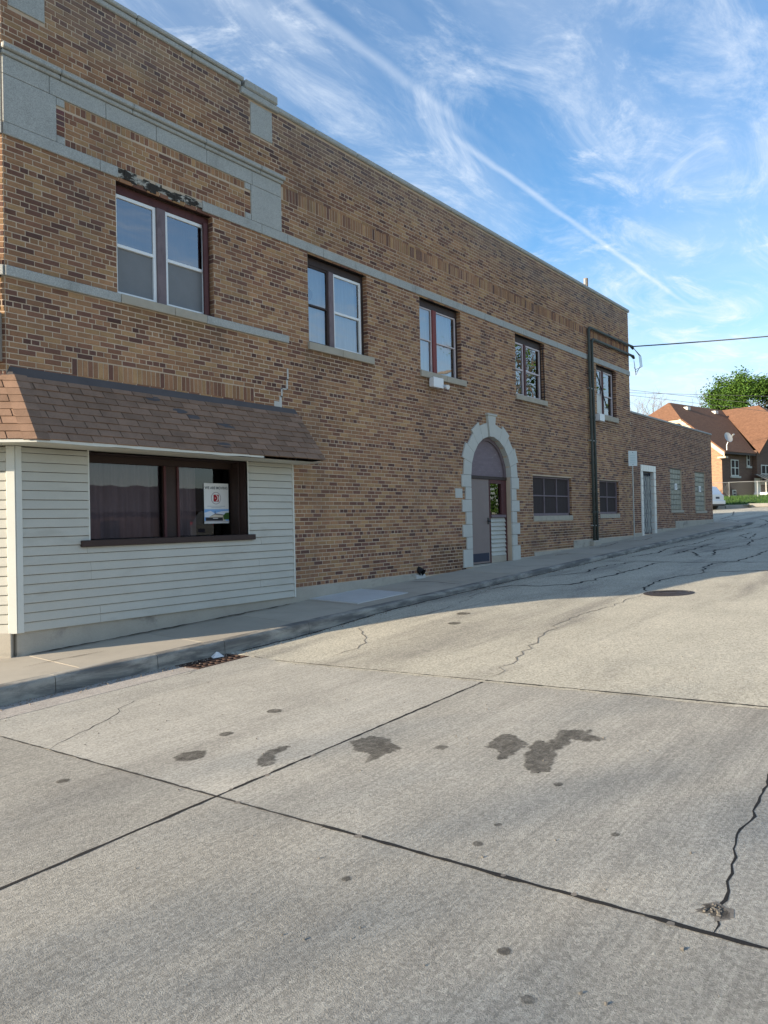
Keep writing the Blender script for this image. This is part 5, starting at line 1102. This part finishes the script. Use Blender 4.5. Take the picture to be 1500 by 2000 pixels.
for k in range(3): hbox(4.6, 6.0, -2.2 + k * .35, -.4, HZ - .1, HZ + .1 + k * .18, 'step', 'walk')
sdh = thing('satellite_dish', hp(.15, -.3, EO + .1), 'grey satellite dish on the eave of the far brick house', 'satellite dish')
p = hp(.2, -.35, EO + .1); b = MB(); b.tube([p, p + Vector((0, 0, .5)), p + Vector((.05, -.1, .75))], .04, 6); b.build('mast', MT['galv'], sdh)
cdh = p + Vector((.05, -.15, 1.15)); nrm = Vector((-.55, -.75, .38)).normalized(); xx = nrm.cross(Vector((0, 0, 1))).normalized(); yy = nrm.cross(xx); b = MB(); P = [cdh - nrm * .10]
for r in (.2, .4):
    for k in range(16): a = k * math.pi / 8; P.append(cdh + xx * (r * .95 * math.cos(a)) + yy * (r * 1.15 * math.sin(a)) - nrm * (.10 * (1 - (r / .4) ** 2)))
b.add(P, [(0, 1 + k, 1 + (k + 1) % 16) for k in range(16)] + [(1 + k, 17 + k, 17 + (k + 1) % 16, 1 + (k + 1) % 16) for k in range(16)]); b.build('reflector', MT['galv'], sdh, smooth=True)
b = MB(); b.tube([cdh - yy * -.4, cdh + nrm * .55 + Vector((0, 0, -.1))], .02, 5); b.tube([cdh + nrm * .5 + Vector((0, 0, -.1)), cdh + nrm * .68 + Vector((0, 0, -.08))], .07, 8); b.build('feed_arm', MT['galv'], sdh)
# ---- chain-link fence
fa, fb = Vector((65.0, 6.3)), Vector((62.6, 1.6)); fc = Vector((72, -1.2)); f0 = Vector((62.5, 12))
fn = thing('chain_link_fence', (fa.x, fa.y, glz(*fa)), 'low galvanised chain-link fence along the lawn of the brick house', 'fence')
def span(p, q, npost, big=False):
    for i in range(npost + 1):
        c = p.lerp(q, i / npost); z0 = glz(c.x, c.y) - .05; b = MB(); r = .07 if (i == npost and big) else .035; b.tube([(c.x, c.y, z0), (c.x, c.y, z0 + (1.55 if r > .05 else 1.3))], r, 8); b.build('post', MT['white'] if r > .05 else MT['galv'], fn)
    b = MB(); b.tube([(c_.x, c_.y, glz(c_.x, c_.y) + 1.22) for c_ in (p.lerp(q, t / 6) for t in range(7))], .02, 6); b.build('top_rail', MT['galv'], fn)
    b = MB(); L = (q - p).length; n = int(L / .22)
    for i in range(n):
        for sgn in (0, 1):
            t0, t1 = i / n, min(1, (i + 5) / n)
            if sgn: t0, t1 = t1, t0
            c0, c1 = p.lerp(q, t0), p.lerp(q, t1); b.tube([(c0.x, c0.y, glz(c0.x, c0.y) + .03), (c1.x, c1.y, glz(c1.x, c1.y) + 1.2)], .004, 3, cap=False)
    tag(b.build('wire_mesh', MT['galv'], fn), kind='stuff')
span(f0, fa, 3); span(fa, fb, 2, True); span(fb, fc, 4)
# ---- car builder: sculpted body from station profiles
def car(loc, heading, paint, label, name='parked_car'):
    t = thing(name, loc, label, 'car'); hd = Vector((math.cos(heading), math.sin(heading), 0)); sd = Vector((-hd.y, hd.x, 0)); L0 = Vector(loc)
    def P(u, v, z): return L0 + hd * u + sd * v + Vector((0, 0, z))
    # stations from the tail (u=0) to the nose; each: half width at sill, belt, roof ; heights
    S = [(0, .74, .80, .60, .55, 1.00, 1.05), (.10, .84, .88, .66, .34, 1.02, 1.20), (.42, .90, .92, .68, .30, 1.02, 1.62), (.9, .92, .93, .70, .28, 1.01, 1.72), (2.1, .92, .93, .70, .26, .99, 1.73), (2.9, .92, .93, .68, .26, .98, 1.64), (3.55, .92, .92, .72, .26, .97, 1.02), (4.3, .90, .89, .70, .28, .88, .92), (4.62, .78, .78, .6, .36, .72, .76)]
    b = MB(); rings = []
    for (u, ws, wb, wr, zs_, zb, zt) in S: rings.append([P(u, -ws, zs_), P(u, -wb, (zs_ + zb) / 2), P(u, -wb * .985, zb), P(u, -wr, zt - .04), P(u, -wr * .8, zt), P(u, wr * .8, zt), P(u, wr, zt - .04), P(u, wb * .985, zb), P(u, wb, (zs_ + zb) / 2), P(u, ws, zs_)])
    for r in rings: b.v += [tuple(p) for p in r]
    for i in range(len(S) - 1):
        for k in range(9): b.f.append((i * 10 + k, i * 10 + k + 1, i * 10 + 11 + k, i * 10 + 10 + k)); b.c.append((1, 1, 1))
    b.f += [tuple(range(10)), tuple(range((len(S) - 1) * 10, len(S) * 10))[::-1], ]; b.c += [(1, 1, 1)] * 2
    body = b.build('body', paint, t)
    def gl(pts, nm, mat='carglass'): b = MB(); b.add(pts, (tuple(range(len(pts))),)); b.build(nm, MT[mat], body)
    o = .008
    gl([P(.09 - o, -.74, 1.06), P(.40 - o, -.60, 1.58), P(.40 - o, .60, 1.58), P(.09 - o, .74, 1.06)], 'rear_window')
    gl([P(3.52 + o, -.78, 1.06), P(2.96 + o, -.58, 1.60), P(2.96 + o, .58, 1.60), P(3.52 + o, .78, 1.06)], 'windscreen')
    for s in (-1, 1):
        for (u0, u1, u2, u3) in ((.50, 1.05, 1.05, .62), (1.15, 2.05, 2.05, 1.15), (2.15, 3.35, 2.88, 2.15)):
            gl([P(u0, s * .925, 1.05), P(u1, s * .925, 1.05), P(u2, s * .725, 1.62), P(u3, s * .725, 1.62)], 'side_window')
        b = MB(); b.obox(P(.07, s * .76, .98), hd, sd, Vector((0, 0, 1)), .03, .07, .17, .01); b.build('tail_light', MT['redlamp'], body)
        b = MB(); b.obox(P(4.5, s * .66, .74), hd, sd, Vector((0, 0, 1)), .05, .14, .06, .01); b.build('headlight', MT['vinylwhite'], body)
        b = MB(); b.obox(P(3.25, s * 1.0, 1.06), hd, sd, Vector((0, 0, 1)), .06, .10, .07, .02); b.build('mirror', paint, body)
        for u in (.85, 3.72):
            w_ = MB(); c = P(u, s * .86, .34); w_.tube([c - sd * (.11), c + sd * (.11)], .34, 22); wo_ = w_.build('wheel', MT['black'], t)
            w_ = MB(); w_.tube([c + sd * (s * .10), c + sd * (s * .118)], .21, 16); w_.build('rim', MT['galv'], wo_)
    b = MB(); b.obox(P(-.03, 0, .52), hd, sd, Vector((0, 0, 1)), .07, .84, .13, .03); b.build('bumper', paint, body)
    b = MB(); b.obox(P(-.02, 0, .34), hd, sd, Vector((0, 0, 1)), .06, .74, .07, .02); b.build('bumper_skirt', MT['black'], body)
    b = MB(); b.obox(P(.015, 0, .83), hd, sd, Vector((0, 0, 1)), .02, .24, .07, .004); b.build('plate', MT['navy'], body)
    for s in (-1, 1): b = MB(); b.tube([P(.7, s * .62, 1.74), P(2.7, s * .62, 1.74)], .025, 6); b.build('roof_rail', MT['galv'], body)
    return t
MT['carglass'] = M_('car_glass', (.02, .025, .03), .08, .02, 3, .0, 30, 0, spec=.9); MT['redlamp'] = M_('tail_lamp', (.30, .02, .02), .3, .02, 3, 0, 30, 0)
wp = M_('car_paint_white', (.72, .74, .76), .25, .01, 3, .0, 30, 0, spec=.6)
cx0 = Vector((54.2, 4.5)); car((cx0.x, cx0.y, zr(cx0.x, cx0.y)), math.atan2(.962, .27), wp, 'white sport utility car seen from behind past the annex corner')
gp = M_('car_paint_grey', (.10, .11, .12), .3, .01, 3, .0, 30, 0, spec=.6)
car((19.5, -15.4, zr(19.5, -15.4)), 0, gp, 'grey car parked across the street, seen only in the shop window reflection')
# ---- trees
def limbs(mb, p, d, L, r, depth, rq, tips, spread=.55, up=.15):
    n = 3; pts = [p]; q = p; dd = d
    for i in range(n): dd = (dd + Vector((rq.gauss(0, .10), rq.gauss(0, .10), rq.gauss(0, .06) + up * .2))).normalized(); q = q + dd * (L / n); pts.append(q)
    mb.tube(pts, [r * (1 - .45 * i / n) for i in range(n + 1)], 6 if depth > 3 else (4 if depth > 1 else 3), cap=False)
    if depth <= 0: tips.append((q, dd)); return
    if depth <= 2: tips.append((q, dd))
    for k in range(rq.choice((2, 3, 3)) if depth > 1 else 3):
        a = Vector((rq.gauss(0, spread), rq.gauss(0, spread), rq.gauss(0, spread * .6) + up)); nd_ = (dd + a).normalized(); st_ = pts[-1] if k == 0 else pts[rq.choice((1, 2, 3))]
        limbs(mb, st_, nd_, L * rq.uniform(.62, .82), r * .56, depth - 1, rq, tips, spread, up)
def leaves(tips, n, size, rq, rad, cols):
    mb = MB()
    for k in range(n):
        p, d = rq.choice(tips); v = Vector((rq.gauss(0, rad), rq.gauss(0, rad), rq.gauss(0, rad * .8))); c = p + v; s = size * rq.uniform(.6, 1.35)
        e = Euler((rq.uniform(-.9, .9), rq.uniform(-.9, .9), rq.uniform(0, 6.28))).to_matrix(); X, Y = e.col[0], e.col[1]; Zv = e.col[2]
        mb.add([c - X * s, c - Y * s * .6 + Zv * s * .15, c + X * s, c + Y * s * .6 + Zv * s * .15], ((0, 1, 2, 3),), rq.choice(cols))
    return mb
MT['leaf'] = M_('leaf', (1, 1, 1), .7, .1, 3, .1, 20, 0, tint='attr'); MT['bark'] = M_('bark', (.12, .10, .085), .95, .2, 3, .2, 20, .4, 12, stretch=(2, 2, .4)); MT['twig'] = M_('bare_twig', (.20, .165, .15), .95, .1, 3, .1, 20, 0)
GR = [(.05, .115, .016), (.065, .14, .02), (.04, .09, .014), (.085, .165, .025)]
tr = thing('green_tree', (103.9, 12.8, zs(104)), 'large round green maple tree rising behind the brick house', 'tree')
rq = random.Random(4); tips = []; b = MB(); base_ = Vector((103.9, 12.8, zs(104) - .2)); b.tube([base_, base_ + Vector((.1, 0, 3)), base_ + Vector((0, .2, 6))], [.5, .4, .34], 10); 
for k in range(7): a = k * .9; limbs(b, base_ + Vector((0, .1, 4.5 + k * .35)), Vector((math.cos(a) * .8, math.sin(a) * .8, .75)).normalized(), 3.6, .2, 3, rq, tips, .5, .1)
b.build('trunk', MT['bark'], tr)
cc = base_ + Vector((0, 0, 11.2)); cl = []
for k in range(150):                            # leaf clumps through an uneven crown
    v = Vector((rq.gauss(0, 1), rq.gauss(0, 1), rq.gauss(0, 1))).normalized() * rq.uniform(.45, 1.0) ** .5; lump = .86 + .3 * vnoise(v.x * 2.2 + 5, v.y * 2.2 + v.z * 1.7, 3)
    cl.append((cc + Vector((v.x * 6.3, v.y * 6.3, v.z * 5.6)) * lump + cc * (1 - lump) * 0 if False else cc + Vector((v.x * 6.3 * lump, v.y * 6.3 * lump, v.z * 5.6 * lump)), None))
leaves(cl, 60000, .15, rq, .6, GR).build('crown', MT['leaf'], tr, tint=True)
def bare(name, loc, H, seed, label, group=None, depth=5, lv=0, r0=.22, spread=.5, leafc=None, lrad=.25, lsize=.14):
    t = thing(name, loc, label, 'tree', group); rq = random.Random(seed); tips = []; b = MB(); p = Vector(loc); b.tube([p - Vector((0, 0, .3)), p + Vector((.05, 0, H * .15)), p + Vector((0, .1, H * .28))], [r0 * 1.25, r0, r0 * .85], 8)
    for k in range(4): a = k * 1.7 + seed; limbs(b, p + Vector((0, .05, H * (.24 + .015 * k))), Vector((math.cos(a) * .55, math.sin(a) * .55, .9)).normalized(), H * .24, r0 * .55, depth, rq, tips, spread, .16)
    b.build('trunk', MT['twig'] if not lv else MT['bark'], t)
    if lv: leaves(tips, lv, lsize, rq, lrad, leafc or GR).build('crown', MT['leaf'], t, tint=True)
    return t
bare('bare_tree', (101.4, 24.5, zs(101)), 18.0, 3, 'leafless pale tree far behind the annex roof beside the brick house', depth=5, r0=.30)
bare('street_tree', (52, -18.5, zs(52)), 17, 9, 'half-bare street tree across the road, reflected in the fourth upper window', 'trees across the street', depth=5, lv=1500, lsize=.16)
bare('street_tree', (64, -19.5, zs(64)), 16, 14, 'half-bare street tree across the road, reflected in the last upper window', 'trees across the street', depth=5, lv=1500, lsize=.16)
# tree and house on the other corners: they shade the near road and stand in the window reflections
ct = thing('corner_tree', (-43, 9.8, zs(-43)), 'tall leafy tree on the opposite corner, casting soft shade on the near road', 'tree')
rq = random.Random(21); b = MB(); p = Vector((-43, 9.8, zs(-43))); b.tube([p - Vector((0, 0, .3)), p + Vector((.1, 0, 4)), p + Vector((0, .2, 8))], [.42, .34, .24], 10); tips = []
for k in range(6): a = k * 1.05; limbs(b, p + Vector((0, .1, 6 + k * .5)), Vector((math.cos(a) * .7, math.sin(a) * .7, .8)).normalized(), 2.6, .15, 3, rq, tips, .5, .1)
b.build('trunk', MT['bark'], ct)
leaves([(p + Vector((0, 0, 12.0)), None)], 3200, .16, rq, 2.5, GR).build('crown', MT['leaf'], ct, tint=True)
rh = thing('red_brick_house', (27, -34, zs(27)), 'low red brick house across the street, seen only in the shop window reflection', 'house')
MT['redbrick'] = brickmat('red_house_brick', (.10, .06, .055), (.08, .05, .045), (.12, .10, .09), 2.1)
b = MB(); b.box(14, 40, -42, -34, -2.5, 1.0); b.build('wall', MT['redbrick'], rh)
b = MB(); b.prism([(-42.6, 1.0), (-33.4, 1.0), (-38, 2.9)], 'x', 13.5, 40.5); b.build('roof', MT['flash'], rh)
for k in range(3): b = MB(); b.box(20 + k * 6, 21.4 + k * 6, -34.0, -33.95, -1.0, .4); b.build('window', MT['carglass'], rh)
# ---- poles and far wires
def pole(loc, ztop, label, arm=True):
    t = thing('utility_pole', loc, label, 'utility pole'); b = MB(); p = Vector(loc); b.tube([p - Vector((0, 0, .3)), Vector((p.x, p.y, ztop))], [.16, .12], 10); b.build('shaft', MT['wood'], t)
    if arm: b = MB(); b.box(p.x - .06, p.x + .06, p.y - 1.1, p.y + 1.1, ztop - .9, ztop - .78, .01); b.build('crossarm', MT['wood'], t)
    b = MB(); b.tube([(p.x - .1, p.y, ztop - .35), (p.x - .1, p.y, ztop - .05)], .06, 8); b.build('insulator', MT['galv'], t); return t
pole((38.3, 6.9, zs(38)), 12.85, 'grey wooden utility pole whose top shows above the parapet', False)
pole((36.5, -14, zr(36.5, -14)), 9.5, 'wooden utility pole across the street carrying the service cable')
for i, (pa, pb) in enumerate((((59.42, 12.46, 10.33), (62.6, 8.3, 9.62)), ((59.42, 12.46, 10.08), (63.8, 7.0, 9.75)), ((59.42, 12.46, 9.9), (63.6, 7.2, 8.95)))):
    pa, pb = Vector(pa), Vector(pb); d = (pb - pa)
    wire(pa - d * 3, pb + d * 3, .15, .016, ('uppermost', 'middle', 'lowest')[i] + ' of the thin far wires crossing the sky above the annex roof', group='far wires')
hg = thing('hedge', (58, -21.5, zs(58)), 'long clipped hedge added out of view to block the horizon in window reflections', 'hedge')  # added out of view: hides the bright horizon from the sidelight reflection
rq = random.Random(31); lf_ = MB()
for k in range(9000):
    c = Vector((rq.uniform(30, 90), -21.5 + rq.gauss(0, .45), 0)); c.z = zs(c.x) + rq.uniform(-.4, 1) * 2.6; s_ = rq.uniform(.10, .22); e = Euler((rq.uniform(-1.4, 1.4), rq.uniform(-1.4, 1.4), rq.uniform(0, 6.28))).to_matrix()
    lf_.add([c - e.col[0] * s_, c - e.col[1] * s_ * .7, c + e.col[0] * s_, c + e.col[1] * s_ * .7], ((0, 1, 2, 3),), rq.choice(GR))
lf_.build('foliage', MT['leaf'], hg, tint=True)
b = MB(); b.box(30, 90, -21.7, -21.3, zs(30) - .6, zs(30) + .2); b.build('stems', MT['bark'], hg)
